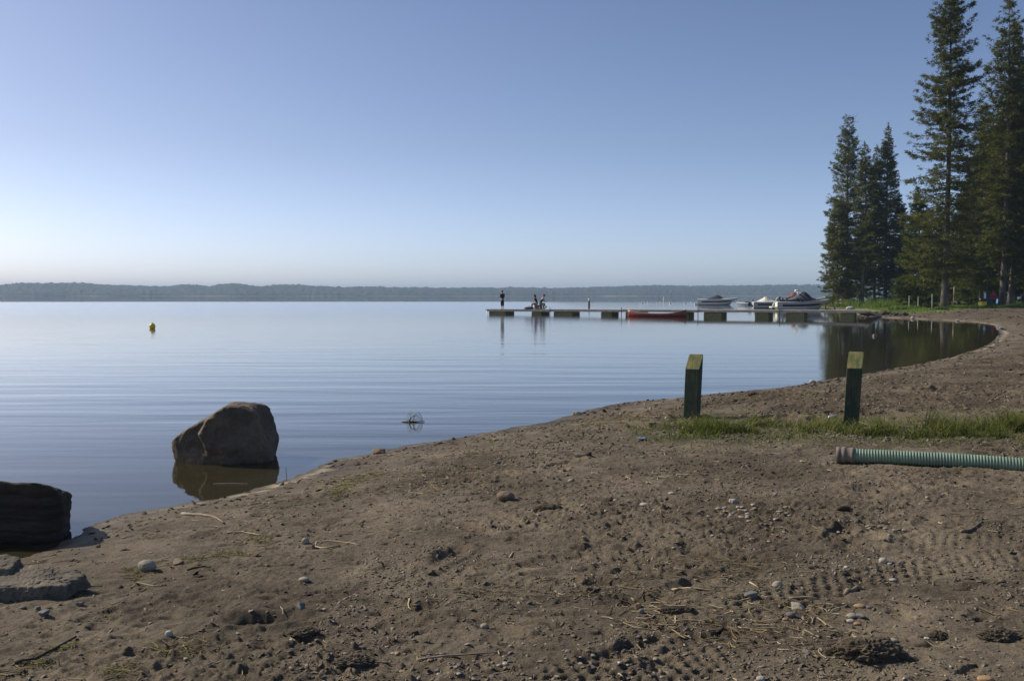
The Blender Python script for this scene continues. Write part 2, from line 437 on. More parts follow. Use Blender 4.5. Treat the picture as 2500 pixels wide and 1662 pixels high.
# ------------------------------------------------------------------ water
m, nt, b = new_mat('lake_water')
nt.nodes.remove(b)
out = nt.nodes['Material Output']
tc = N(nt, 'ShaderNodeTexCoord')
sep = N(nt, 'ShaderNodeSeparateXYZ'); nt.links.new(tc.outputs['Object'], sep.inputs[0])
def noiv(scale, vscale, detail=3.0, rough=.5, rot=0):
    mp = N(nt, 'ShaderNodeMapping'); mp.inputs['Scale'].default_value = vscale; mp.inputs['Rotation'].default_value = (0, 0, rot)
    nt.links.new(tc.outputs['Object'], mp.inputs[0])
    n = N(nt, 'ShaderNodeTexNoise', Scale=scale, Detail=detail, Roughness=rough); nt.links.new(mp.outputs[0], n.inputs['Vector']); return n.outputs[0]
swell = math_n(nt, 'MULTIPLY', noiv(1.0, (.18, 1.05, 1), 2.0, .4, R(4)), .0165)
swell2 = math_n(nt, 'MULTIPLY', noiv(1.0, (.45, 2.3, 1), 2.0, .5, R(-7)), .0036)
rip = math_n(nt, 'MULTIPLY', noiv(1.0, (2.0, 8.0, 1), 3.0, .6, R(3)), .0012)
hs = math_n(nt, 'ADD', math_n(nt, 'ADD', swell, swell2), rip)
# sheltered, calm water: beyond ~265 m and in the bay by the trees
far_ = nt.nodes.new('ShaderNodeMapRange'); far_.interpolation_type = 'SMOOTHSTEP'
yw = math_n(nt, 'ADD', sep.outputs[1], math_n(nt, 'MULTIPLY', noiv(1.0, (.004, .004, 1), 2.0), 40.0))
nt.links.new(yw, far_.inputs[0]); far_.inputs[1].default_value = 245; far_.inputs[2].default_value = 330
far_.inputs[3].default_value = 1; far_.inputs[4].default_value = .03
bay_ = nt.nodes.new('ShaderNodeMapRange'); bay_.interpolation_type = 'SMOOTHSTEP'
nt.links.new(sep.outputs[0], bay_.inputs[0]); bay_.inputs[1].default_value = 2; bay_.inputs[2].default_value = 14
bay_.inputs[3].default_value = 1; bay_.inputs[4].default_value = .32
near_ = nt.nodes.new('ShaderNodeMapRange'); near_.interpolation_type = 'SMOOTHSTEP'
nt.links.new(sep.outputs[1], near_.inputs[0]); near_.inputs[1].default_value = 7; near_.inputs[2].default_value = 15
near_.inputs[3].default_value = .35; near_.inputs[4].default_value = 1
far2 = nt.nodes.new('ShaderNodeMapRange'); far2.interpolation_type = 'SMOOTHSTEP'
nt.links.new(sep.outputs[1], far2.inputs[0]); far2.inputs[1].default_value = 25; far2.inputs[2].default_value = 70
far2.inputs[3].default_value = 1; far2.inputs[4].default_value = .45
k = math_n(nt, 'MULTIPLY', math_n(nt, 'MULTIPLY', far_.outputs[0], bay_.outputs[0]), math_n(nt, 'MULTIPLY', near_.outputs[0], far2.outputs[0]))
bp = N(nt, 'ShaderNodeBump', Distance=1.0, Strength=1.0); nt.links.new(math_n(nt, 'MULTIPLY', hs, k), bp.inputs['Height'])
gl = N(nt, 'ShaderNodeBsdfAnisotropic'); gl.inputs['Color'].default_value = (1, 1, 1, 1)
ro = nt.nodes.new('ShaderNodeMapRange'); nt.links.new(sep.outputs[1], ro.inputs[0])
ro.inputs[1].default_value = 12; ro.inputs[2].default_value = 110; ro.inputs[3].default_value = .02; ro.inputs[4].default_value = .13
nt.links.new(math_n(nt, 'MULTIPLY', ro.outputs[0], math_n(nt, 'MULTIPLY', far_.outputs[0], math_n(nt, 'ADD', bay_.outputs[0], .15))), gl.inputs['Roughness'])
nt.links.new(bp.outputs[0], gl.inputs['Normal'])
fr = N(nt, 'ShaderNodeFresnel', IOR=1.333); nt.links.new(bp.outputs[0], fr.inputs['Normal'])
tr0 = N(nt, 'ShaderNodeBsdfTransparent'); tr0.inputs[0].default_value = (.93, .92, .84, 1)
turb = N(nt, 'ShaderNodeBsdfDiffuse'); turb.inputs[0].default_value = (.075, .066, .032, 1)
tr = N(nt, 'ShaderNodeMixShader'); tr.inputs[0].default_value = .42; nt.links.new(tr0.outputs[0], tr.inputs[1]); nt.links.new(turb.outputs[0], tr.inputs[2])
mx = N(nt, 'ShaderNodeMixShader'); nt.links.new(fr.outputs[0], mx.inputs[0]); nt.links.new(tr.outputs[0], mx.inputs[1]); nt.links.new(gl.outputs[0], mx.inputs[2])
nt.links.new(mx.outputs[0], out.inputs['Surface'])
wv = MB(); wv.add([(-5300, -400, 0), (5300, -400, 0), (5300, 5300, 0), (-5300, 5300, 0)], [(0, 1, 2, 3)])
tag(wv.build('water', m), kind='structure')

# ------------------------------------------------------------------ far wooded hills
ridge = [(-2600, 694), (-1500, 698), (-600, 690), (-200, 699), (0, 697.5), (40, 692), (120, 692), (200, 691), (276, 697), (390, 700), (458, 694.5), (510, 699), (570, 692), (625, 700), (700, 694.5),
         (760, 698), (830, 702), (910, 700), (960, 702), (1080, 703), (1190, 702.5), (1210, 704.5), (1245, 702), (1300, 703), (1345, 704.5), (1400, 703), (1500, 700),
         (1600, 697), (1700, 699), (1755, 697.5), (1860, 697), (1950, 695.5), (2000, 696), (2300, 700), (2600, 698), (3300, 694), (4400, 699), (5600, 695)]
rx = np.array([p[0] for p in ridge], float); ry = np.array([(721 - p[1]) for p in ridge], float)
uu = np.arange(-2600, 5600, 1.6)
D0, D1 = 2150.0, 2900.0
ds = np.linspace(0, 1, 42)
crest = np.interp(uu, rx, ry)
HX = []; HY = []; HZ = []
for s in ds:
    D = D0 + (D1 - D0) * s + 60 * pn(uu * .006, uu * 0 + 3, 201)
    top = crest / F * (D0 + (D1 - D0) * .62)
    prof = np.where(s < .62, (s / .62) ** .8, 1 - .5 * ((s - .62) / .38) ** 2)
    X = (uu - 1250) / F * D
    z = -1.0 + 6.5 * sstep(.0, .03, np.full_like(uu, s)) + (top + 1.75 - 5) * prof
    z = z + (3.2 * np.abs(fbm(X * .03, D * .03, 211, 3)) + 3.4 * pn(X * .10, D * .10, 221)) * sstep(0, .05, np.full_like(uu, s)) - 1.5
    z = z + 5 * fbm(X * .004, D * .008, 231, 2) * prof * (1 - prof) * 2
    HX.append(X); HY.append(D); HZ.append(z)
HX, HY, HZ = map(np.array, (HX, HY, HZ))
n1, n2 = HX.shape; idx = np.arange(n1 * n2).reshape(n1, n2)
q = np.stack([idx[:-1, :-1], idx[:-1, 1:], idx[1:, 1:], idx[1:, :-1]], -1).reshape(-1, 4)
me = np_mesh('hills', np.stack([HX.ravel(), HY.ravel(), HZ.ravel()], -1), q)
hm = simple_mat('far_forest', (.038, .052, .036), (.014, .024, .018), scale=.05, rough=.95, bump=3.0, bscale=.12, contrast=(.35, .65))
tag(link_mesh('hills', me, hm, None, False), kind='structure')
sh_v = []; sh_f = []
us = np.arange(-1200, 3600, 2.5)
for i, u in enumerate(us):
    Dd = D0 - 25 + 60 * float(pn(np.array([u * .006]), np.array([3.0]), 201)[0]); x_ = (u - 1250) / F * Dd
    hgt_ = max(.15, .9 + 1.6 * float(fbm(np.array([u * .012]), np.array([1.0]), 241, 3)[0]))
    sh_v += [(x_, Dd, -.2), (x_, Dd, hgt_), (x_ * 1.02, Dd + 40, hgt_ + .2), (x_ * 1.02, Dd + 40, -.2)]
    if i:
        a = 4 * i
        for k in range(4): sh_f.append((a - 4 + k, a + k, a + (k + 1) % 4, a - 4 + (k + 1) % 4))
tag(link_mesh('far_shore', py_mesh('far_shore', sh_v, sh_f), simple_mat('far_shore_reeds', (.46, .44, .34), (.30, .29, .22), scale=.02, rough=.95)), kind='structure')

# ================================================================== TREES
def leaf_mat(name, dark, light, tint, trans=.2, sc=.35):
    m, nt, b = new_mat(name)
    geo = N(nt, 'ShaderNodeNewGeometry'); tc = N(nt, 'ShaderNodeTexCoord')
    nz = N(nt, 'ShaderNodeTexNoise', Scale=sc, Detail=3.0); nt.links.new(tc.outputs['Object'], nz.inputs['Vector'])
    f = math_n(nt, 'ADD', math_n(nt, 'MULTIPLY', geo.outputs['Random Per Island'], .45), math_n(nt, 'MULTIPLY', nz.outputs[0], .75))
    r = ramp(nt, f, [(.25, dark), (.62, light), (.92, tint)])
    nt.links.new(r.outputs[0], b.inputs['Base Color'])
    b.inputs['Roughness'].default_value = .6; b.inputs['Specular IOR Level'].default_value = .1
    tl = N(nt, 'ShaderNodeBsdfTranslucent'); nt.links.new(r.outputs[0], tl.inputs[0])
    mx = N(nt, 'ShaderNodeMixShader'); mx.inputs[0].default_value = trans
    nt.links.new(b.outputs[0], mx.inputs[1]); nt.links.new(tl.outputs[0], mx.inputs[2])
    nt.links.new(mx.outputs[0], nt.nodes['Material Output'].inputs['Surface'])
    return m
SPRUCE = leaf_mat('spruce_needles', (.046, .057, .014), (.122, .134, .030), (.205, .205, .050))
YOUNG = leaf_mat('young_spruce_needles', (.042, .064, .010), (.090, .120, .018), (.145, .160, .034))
DARKSP = leaf_mat('dark_spruce_needles', (.038, .049, .013), (.094, .110, .025), (.155, .160, .040))  # darker green than the front spruce needles
LEAFY = leaf_mat('pale_leaves', (.05, .075, .025), (.095, .125, .045), (.15, .17, .07), .25)
GRASSM = leaf_mat('grass_blades', (.060, .085, .018), (.125, .155, .035), (.27, .26, .10), .35, 1.2)
TALLG = leaf_mat('tall_grass_blades', (.065, .11, .02), (.125, .19, .036), (.21, .26, .06), .3, .2)
BARK = simple_mat('spruce_bark', (.15, .130, .110), (.05, .042, .035), scale=3, rough=.9, bump=.03, bscale=14, stretch=(1, 1, .3))
LIMB = simple_mat('dead_limb_bark', (.12, .10, .085), (.05, .042, .035), scale=6, rough=.9)

def kites(base, direc, length, width, rg, tilt=None):
    """one kite-shaped blade per row of base"""
    n = len(base)
    d = direc / (np.linalg.norm(direc, axis=1, keepdims=True) + 1e-9)
    rnd = rg.normal(size=(n, 3))
    if tilt is not None: rnd = rnd * .55 + tilt
    s = np.cross(d, rnd); s /= (np.linalg.norm(s, axis=1, keepdims=True) + 1e-9)
    L = length[:, None]; W = width[:, None]
    v = np.stack([base, base + d * L * .45 + s * W * .5, base + d * L, base + d * L * .45 - s * W * .5], 1).reshape(-1, 3)
    f = np.arange(n * 4).reshape(n, 4)
    return v, f

def conifer_mesh(seed, H, Rb, low=.06, profile=None, spacing=.42, dens=5.0, up=.35, droop=-.25, clump=9, blade=.33, irregular=.3, lean=0.0, tip_tuft=0.0):
    rg = np.random.default_rng(seed)
    profile = profile or (lambda t: (1 - t) ** .75 * min(1, .55 + t * 3))
    hs = []; z = low * H
    while z < H * .985:
        hs.append(z); z += spacing * (1.0 - .45 * (z / H)) * (.6 + .8 * rg.random())
    V = []; BP = []
    B = []; Dr = []; LN = []; WD = []; TI = []
    curve = np.array([.25 * rg.normal(), .25 * rg.normal()])
    def axis(z):
        t = z / H
        return np.array([lean * z + curve[0] * math.sin(t * 3.0), curve[1] * math.sin(t * 2.3)])
    limbs = MB()
    sector = rg.random(8) * .5 + .75
    for z in hs:
        t = z / H
        nb = rg.integers(4, 8) if t < .9 else rg.integers(2, 5)
        for _ in range(nb):
            az = rg.random() * 2 * math.pi
            L = Rb * profile(t) * (1 - irregular * rg.random() ** 1.2 + irregular * .5 * (rg.random() < .2)) * sector[int(az / (2 * math.pi) * 8) % 8]
            L = max(L, .22)
            pitch = droop + (up - droop) * t ** 1.2 + .12 * rg.normal()
            dirh = np.array([math.cos(az), math.sin(az)])
            a = axis(z)
            ns = 7
            ss = np.linspace(0, 1, ns)
            P = np.zeros((ns, 3))
            P[:, 0] = a[0] + dirh[0] * L * ss; P[:, 1] = a[1] + dirh[1] * L * ss
            P[:, 2] = z + math.tan(pitch) * L * ss - .18 * L * ss ** 2 + .26 * L * ss ** 4
            if L > .7 and rg.random() < .8:
                limbs.tube([P[0], P[2], P[4], P[5]], [.012 + .012 * L, .009 + .008 * L, .006 + .004 * L, .006], 3, cap=False)
            nc = max(3, int(dens * 1.35 * L * (.8 + .4 * rg.random())))
            s = .06 + .94 * rg.random(nc) ** .9
            if t > .85: s = rg.random(nc)
            base = np.stack([np.interp(s, ss, P[:, k]) for k in range(3)], 1)
            latw = (.38 * L * (1 - s) ** .7 + .12) * rg.uniform(-1, 1, nc)
            lat = np.array([-dirh[1], dirh[0], 0])
            base += latw[:, None] * lat
            base[:, 2] -= np.abs(latw) * .25 + .06 * rg.random(nc)
            for k in range(nc):
                m_ = clump + 3 + rg.integers(-2, 3)
                cb = base[k] + rg.normal(size=(m_, 3)) * np.array([.085, .085, .05]) * (.8 + .1 * L)
                dd = np.array([dirh[0], dirh[1], .10]) * .9 + lat * np.sign(latw[k]) * .8 * (1 if abs(latw[k]) > .05 else 0) + rg.normal(size=(m_, 3)) * .55
                dd[:, 2] -= .12
                B.append(cb); Dr.append(dd); LN.append(blade * (.6 + .7 * rg.random(m_))); WD.append(blade * .21 * (.7 + .6 * rg.random(m_)))
    # leader
    m_ = 60
    zz = H * (1 - .05 * rg.random(m_)); aa = axis(H)
    B.append(np.stack([np.full(m_, aa[0]), np.full(m_, aa[1]), zz], 1) + rg.normal(size=(m_, 3)) * np.array([.05 + tip_tuft * .5, .05 + tip_tuft * .5, .05]))
    dd = rg.normal(size=(m_, 3)) * .6; dd[:, 2] += .9; Dr.append(dd); LN.append(np.full(m_, blade * .8)); WD.append(np.full(m_, blade * .25))
    B = np.concatenate(B); Dr = np.concatenate(Dr); LN = np.concatenate(LN); WD = np.concatenate(WD)
    v, f = kites(B, Dr, LN, WD, rg, tilt=np.array([0, 0, 1.0]))
    crown = np_mesh('crown', v, f)
    # trunk
    tr = MB(); rb = .0078 * H + .04
    pts = []; rad = []
    for q in np.linspace(0, 1, 16):
        a = axis(q * H); pts.append((a[0], a[1], q * H * .985 - .3 * (q == 0))); rad.append(rb * (1 - q) ** .8 + .015 + (rb * .55 if q == 0 else rb * .05 if q < .1 else 0))
    tr.tube(pts, rad, 10)
    tr.add(limbs.v, limbs.f)
    tm = py_mesh('trunk', tr.v, tr.f)
    return crown, tm
def place_tree(meshes, x, y, z, rz, sc, mat, name, label, group, first):
    root = empty(name, (x, y, z), rz, label, 'tree', group)
    for me, nm, mt in zip(meshes, ('crown', 'trunk'), (mat, BARK)):
        o = bpy.data.objects.new(nm, me); col.objects.link(o); o.parent = root
        if first and not me.materials: me.materials.append(mt)
        if first and nm == 'trunk': me.polygons.foreach_set('use_smooth', np.ones(len(me.polygons), dtype=bool))
    root.scale = (sc, sc, sc)
    return root
def tree_at(u, vtop, D, rpx, seed, label, name='spruce_tree', mat=None, group='spruces standing on the lawn by the lake', **kw):
    p = atD(u, 720, D); x, y = p.x, p.y
    z = gz(x, y) - .05
    top = atD(u, vtop, D).z
    H = top - z; Rb = 1.30 * rpx / F * D
    meshes = conifer_mesh(seed, H, Rb, **kw)
    r = place_tree(meshes, x, y, z, 0, 1, mat or SPRUCE, name, label, group, True)
    return meshes, H
thin = lambda t: (1 - t) ** .62 * min(1, .62 + 1.2 * t)
cone = lambda t: (1 - t) ** .85
T = {}
T['t1'] = tree_at(2306, -75, 100, 98, 11, 'tallest spruce in front, thick grey trunk, top cut off by the photo edge', low=.11, profile=thin, spacing=.58, dens=5.2, clump=11, irregular=.38, droop=-.30, up=.55)
T['t2'] = tree_at(2447, -12, 105, 92, 12, 'tall spruce with a pale straight trunk near the right edge', low=.20, profile=thin, spacing=.55, dens=4.8, clump=10, irregular=.45, droop=-.32, up=.5)
T['t3'] = tree_at(2467, 48, 107, 88, 13, 'dense tall spruce growing right against the pale trunked spruce', low=.17, profile=cone, spacing=.5, dens=5, clump=10, irregular=.35)
T['a'] = tree_at(2071, 281, 150, 62, 14, 'spruce with a rounded bushy tip, tallest of the group on the point', low=.07, profile=thin, spacing=.55, dens=5.5, clump=9, irregular=.3, up=.75, tip_tuft=1.0)
T['b'] = tree_at(2104, 345, 144, 46, 15, 'slim spruce with a bare dark lower trunk beside the round tipped spruce', low=.24, profile=thin, spacing=.5, dens=5.5, irregular=.35)
T['c'] = tree_at(2134, 356, 152, 46, 16, 'short slim spruce in the middle of the group on the point', low=.14, profile=thin, spacing=.5, dens=5.5, irregular=.35)
T['d'] = tree_at(2161, 302, 149, 64, 17, 'broad pointed spruce at the right of the group on the point', low=.13, profile=cone, spacing=.48, dens=6, irregular=.3)
T['e'] = tree_at(2047, 490, 146, 50, 18, 'low bushy spruce leaning over the end of the point above the boats', low=.08, profile=lambda t: (1 - t) ** .5 * min(1, .7 + t), spacing=.42, dens=7, irregular=.3, droop=-.4)
T['f'] = tree_at(2236, 462, 107, 62, 19, 'young light green spruce with branches down to the grass', mat=YOUNG, low=.04, profile=lambda t: (1 - t) ** .7, spacing=.36, dens=7.5, irregular=.25, droop=-.3)
T['g'] = tree_at(2392, 560, 122, 52, 20, 'small light green spruce behind the yellow barrel', mat=YOUNG, low=.08, profile=lambda t: (1 - t) ** .6, spacing=.42, dens=7, irregular=.3)
T['h'] = tree_at(2100, 520, 160, 46, 21, 'dark low spruce filling the gap behind the slim spruce', mat=DARKSP, low=.12, profile=cone, spacing=.45, dens=7)
T['i'] = tree_at(2192, 470, 150, 48, 22, 'dark spruce between the point group and the light green spruce', mat=DARKSP, low=.1, profile=cone, spacing=.42, dens=7)
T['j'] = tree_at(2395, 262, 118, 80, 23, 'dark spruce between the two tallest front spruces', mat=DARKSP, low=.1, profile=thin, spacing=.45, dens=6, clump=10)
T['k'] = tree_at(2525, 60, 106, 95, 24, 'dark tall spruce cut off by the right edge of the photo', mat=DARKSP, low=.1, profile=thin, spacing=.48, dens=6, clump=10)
BW = [(2262, 545, 128, 'j'), (2300, 500, 134, 'i'), (2340, 470, 130, 'h'), (2372, 420, 136, 'i'), (2425, 300, 128, 'j'), (2470, 220, 130, 'j'), (2505, 260, 124, 'k'), (2550, 150, 120, 'k'), (2610, 120, 116, 'j'),
      (2280, 600, 150, 'h'), (2360, 560, 155, 'i'), (2440, 500, 150, 'h'), (2500, 420, 142, 'i'), (2570, 330, 138, 'j'), (2660, 200, 130, 'k'), (2320, 590, 170, 'h'), (2410, 560, 172, 'i'), (2480, 520, 168, 'h'), (2560, 480, 160, 'i'),
      (2720, 150, 122, 'j'), (2790, 120, 135, 'k'), (2865, 180, 125, 'i'),
      (2215, 590, 182, 'h'), (2250, 600, 190, 'i'), (2540, 560, 185, 'h'), (2620, 520, 178, 'i')]
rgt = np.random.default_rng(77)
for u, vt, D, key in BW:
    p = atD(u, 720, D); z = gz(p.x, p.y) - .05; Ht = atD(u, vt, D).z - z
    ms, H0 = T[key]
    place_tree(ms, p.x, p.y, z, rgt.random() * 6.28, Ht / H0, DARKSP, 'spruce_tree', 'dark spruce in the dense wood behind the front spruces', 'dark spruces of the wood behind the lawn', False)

# ---------------------------------------------------------------- grass
def blade_field(name, pts, hgt, wid, rg, mat, bend=.5, seg=3):
    n = len(pts); az = rg.random(n) * 6.283; az2 = az + 1.57 + rg.normal(size=n) * .4
    dx = np.cos(az); dy = np.sin(az); sx = np.cos(az2); sy = np.sin(az2)
    b = bend * hgt * (.2 + .9 * rg.random(n))
    lv = []
    for k in range(seg + 1):
        t = k / seg
        w = wid * (1 - t) ** .6 * .5 if k < seg else wid * .04
        cx = pts[:, 0] + dx * b * t * t; cy = pts[:, 1] + dy * b * t * t; cz = pts[:, 2] + hgt * (t - .18 * t * t * (b / hgt)) - .01
        lv.append(np.stack([cx - sx * w, cy - sy * w, cz], 1)); lv.append(np.stack([cx + sx * w, cy + sy * w, cz], 1))
    V = np.stack(lv, 1).reshape(-1, 3); m_ = 2 * (seg + 1)
    base = np.arange(n)[:, None] * m_
    F_ = np.concatenate([base + np.array([[2 * k, 2 * k + 1, 2 * k + 3, 2 * k + 2]]) for k in range(seg)], 0)
    me = np_mesh(name, V, F_)
    return link_mesh(name, me, mat)
rg = np.random.default_rng(9)
# strip of grass round the two posts
n = 120000
GXs = rg.uniform(1.0, 9.0, n); GYs = rg.uniform(9.0, 13.2, n)
gl_ = fbm(GXs * 1.6, GYs * 2.4, 301, 2)
cen = np.maximum(11.35 - .26 * (GXs - 1.8), 10.55) + .2 * fbm(GXs * .9, GXs * 0 + 2, 305)
half = .62 + .25 * pn(GXs * 1.1, GXs * 0 + 7, 307) + .12 * (GXs > 3.6)
m1 = np.exp(-((GYs - cen) / half) ** 2)
clm = sstep(-.15, .55, gl_ + .25 * pn(GXs * 5, GYs * 5, 303))
start = sstep(1.2, 1.9, GXs)
nearp = np.maximum(np.exp(-(((GXs - 2.30) / .28) ** 2 + ((GYs - 12.6) / .35) ** 2)), np.exp(-(((GXs - 4.05) / .25) ** 2 + ((GYs - 11.9) / .3) ** 2)))
keep = (rg.random(n) < .35 * nearp) | (rg.random(n) < m1 * (.12 + .88 * clm) * start * .75)
sparse = rg.random(n) < .022 * start * (GYs > 9.3)
k_ = keep | sparse
X = GXs[k_]; Y = GYs[k_]; Z = height(X, Y)
hh = (.05 + (.13 + .08 * sstep(3.6, 4.4, X)) * (m1 * clm)[k_]) * (.5 + .9 * rg.random(len(X))); hh = np.where(sparse[k_] & ~keep[k_], .05, hh)
tag(blade_field('grass', np.stack([X, Y, Z], 1), hh, .007 + .005 * rg.random(len(X)), rg, GRASSM, 1.5), 'strip of long green grass growing round the two posts', 'grass', kind='stuff')
# rough growth under the trees
pts = []
def zone(u0, u1, D0_, D1_, n, dens=None):
    u = rg.uniform(u0, u1, n); D = rg.uniform(D0_, D1_, n); x = (u - 1250) / F * D
    return np.stack([x, D], 1)
P = np.concatenate([zone(1985, 2240, 128, 170, 30000), zone(2170, 2330, 100, 112, 15000), zone(2270, 2330, 93, 99, 2500), zone(2340, 2520, 98, 112, 14000), zone(2040, 2300, 116, 128, 3000)])
q = coast_d(P[:, 0], P[:, 1]) > 1.2
P = P[q]; cl = sstep(-.1, .5, fbm(P[:, 0] * .35, P[:, 1] * .18, 311, 2)); q = rg.random(len(P)) < .2 + .8 * cl; P = P[q]; cl = cl[q]
Z = height(P[:, 0], P[:, 1], False)
near_ = P[:, 1] < 114
hh = np.where(near_, .12 + .28 * cl, .2 + .85 * cl) * (.5 + .8 * rg.random(len(P)))
tag(blade_field('tall_grass', np.column_stack([P, Z]), hh, .05 + .04 * rg.random(len(P)), rg, TALLG, .5, 2), 'tall green grass and weeds growing at the foot of the trees', 'grass', kind='stuff')
n = 45000
P = zone(2000, 2520, 84, 135, n); dc = coast_d(P[:, 0], P[:, 1])
q = (dc > 3) & (P[:, 1] - 18 * sstep(33, 47, P[:, 0]) > 85); P = P[q]; Z = height(P[:, 0], P[:, 1], False)
tag(blade_field('lawn_grass', np.column_stack([P, Z]), .05 + .07 * rg.random(len(P)), np.full(len(P), .03), rg, TALLG, .7, 2), 'short lawn grass between the trees and the beach', 'grass', kind='stuff')

# ================================================================== PIER
DECK = simple_mat('weathered_deck_boards', (.52, .48, .41), (.30, .26, .21), scale=3, rough=.85, stretch=(1, 6, 1), bump=.004)
FLOATM = simple_mat('olive_float_drum', (.21, .195, .060), (.14, .13, .045), scale=2.5, rough=.6)
FRAMEM = simple_mat('pier_frame_timber', (.16, .13, .09), (.07, .055, .04), scale=4, rough=.9)
EDGEM = simple_mat('pale_edge_board', (.50, .44, .34), (.34, .29, .21), scale=3, rough=.85)
STEEL = simple_mat('galvanised_pipe', (.45, .47, .48), (.28, .29, .30), scale=6, rough=.45, metallic=.6)
PA = Vector((at(1186, 769, 0).x, 90.3, 0)); PA.x = (1186 - 1250) / F * 90.3
PB = Vector(((2117 - 1250) / F * 77.0, 77.0, 0))
PDIR = (PB - PA).normalized(); PNRM = Vector((-PDIR.y, PDIR.x, 0)); PLEN = (PB - PA).length
PYAW = math.atan2(PDIR.y, PDIR.x)
def pier_s(u):
    """distance along the front edge of the pier for image column u"""
    k = (u - 1250) / F
    # (PA + s*PDIR).x = k * (..).y
    return (k * PA.y - PA.x) / (PDIR.x - k * PDIR.y)
def deck_z(s): return .50 + .10 * (s / PLEN)
cuts = [1186, 1343, 1517, 1704, 1903, 2117]
floats = [[(1192, 1254), (1296, 1341)], [(1350, 1416), (1466, 1513)], [(1526, 1585), (1650, 1700)], [(1717, 1780), (1842, 1896)], [(1918, 1981), (2050, 2104)]]
names = ['outermost grey pier section with three people on it', 'second pier section from the open end, nothing on it', 'middle pier section behind the red canoe', 'fourth pier section, in front of the grey covered boat', 'pier section reaching the shore, in front of the bow of the big boat']
W = 2.1
for i in range(5):
    s0, s1 = pier_s(cuts[i]) + (.06 if i else 0), pier_s(cuts[i + 1]) - .03
    L = s1 - s0; mid = (s0 + s1) / 2
    o = PA + PDIR * mid
    root = empty('pier_section', (o.x, o.y, 0), PYAW, names[i], 'floating pier', 'floating pier sections')
    z = deck_z(mid)
    b = MB(); nb = int(L / .16); bw = L / nb
    # boards across: one deck mesh with shallow gaps
    for k in range(nb):
        b.box((-L / 2 + bw * (k + .5), W / 2, z - .02 + .003 * math.sin(k * 2.1)), (bw * .94, W, .04))
    sag = .03 * math.sin(i * 2.0)
    b.build('deck', DECK, root)
    f = MB()
    f.box((0, .035, z - .115), (L, .07, .15)); f.box((0, W - .035, z - .115), (L, .07, .15)); f.box((0, W / 2, z - .115), (L, .07, .15))
    f.box((-L / 2 + .035, W / 2, z - .116), (.068, W - .15, .146)); f.box((L / 2 - .035, W / 2, z - .116), (.068, W - .15, .146))
    f.build('frame', EDGEM, root)
    for (u0, u1) in floats[i]:
        a0 = pier_s(u0); wpx = (u1 - u0)
        mpp = 1 / (F / (PA.y + PDIR.y * a0))
        Lf = max(.9, (wpx * mpp - 1.9 * abs(PDIR.y) * .95) / abs(PDIR.x))
        c = a0 + Lf / 2 - mid
        q = MB(); q.box((c, W / 2, (z - .2) / 2 - .06), (Lf, W - .2, z - .2 + .12 + .0), bev=.05)
        for k in range(3): q.box((c - Lf / 2 + Lf * (k + .5) / 3, .095, (z - .2) / 2 + .02), (.05, .02, z - .34))
        fo_ = q.build('float_drum', FLOATM, root)
    p_ = MB()
    if i == 0:
        p_.tube([(-L / 2 + .12, -.05, -1.2), (-L / 2 + .12, -.05, z - .05)], .03, 8); p_.build('leg_pipe', STEEL, root, True)
for cu in (1343, 1517, 1704, 1903):
    s_ = pier_s(cu) + .015; o = PA + PDIR * s_
    r_ = MB(); r_.lathe([(.03, -.9), (.03, .72), (.035, .72), (.035, .76)], seg=8)
    po = r_.build('mooring_pipe', STEEL, None, True); po.location = (o.x - PNRM.x * .06, o.y - PNRM.y * .06, 0)
    lab = {1343: 'steel pipe at the joint nearest the open end of the pier', 1517: 'steel pipe at the pier joint by the bow of the red canoe', 1704: 'steel pipe at the pier joint by the dark end of the red canoe', 1903: 'steel pipe at the pier joint in front of the large boat stern'}[cu]
    tag(po, lab, 'pipe', 'mooring pipes of the pier')
# ramp board to the shore
e0 = PA + PDIR * (PLEN + .1); e1 = Vector(((2152 - 1250) / F * 80.5, 80.5, .5)); e1.z = gz(e1.x, e1.y) + .06
v = (e1 - (e0 + Vector((0, 0, .6)))); Lr = v.length
rb_ = MB(); rb_.box((Lr / 2, .5, 0), (Lr, 1.0, .06)); rb_.box((Lr / 2, .04, -.07), (Lr, .06, .08)); rb_.box((Lr / 2, .96, -.07), (Lr, .06, .08))
ro_ = rb_.build('gangway', DECK); ro_.location = e0 + Vector((0, 0, .57)); ro_.rotation_euler = (0, -math.asin(v.z / Lr), math.atan2(v.y, v.x))
tag(ro_, 'short grey gangway board from the pier end down to the shore', 'gangway')

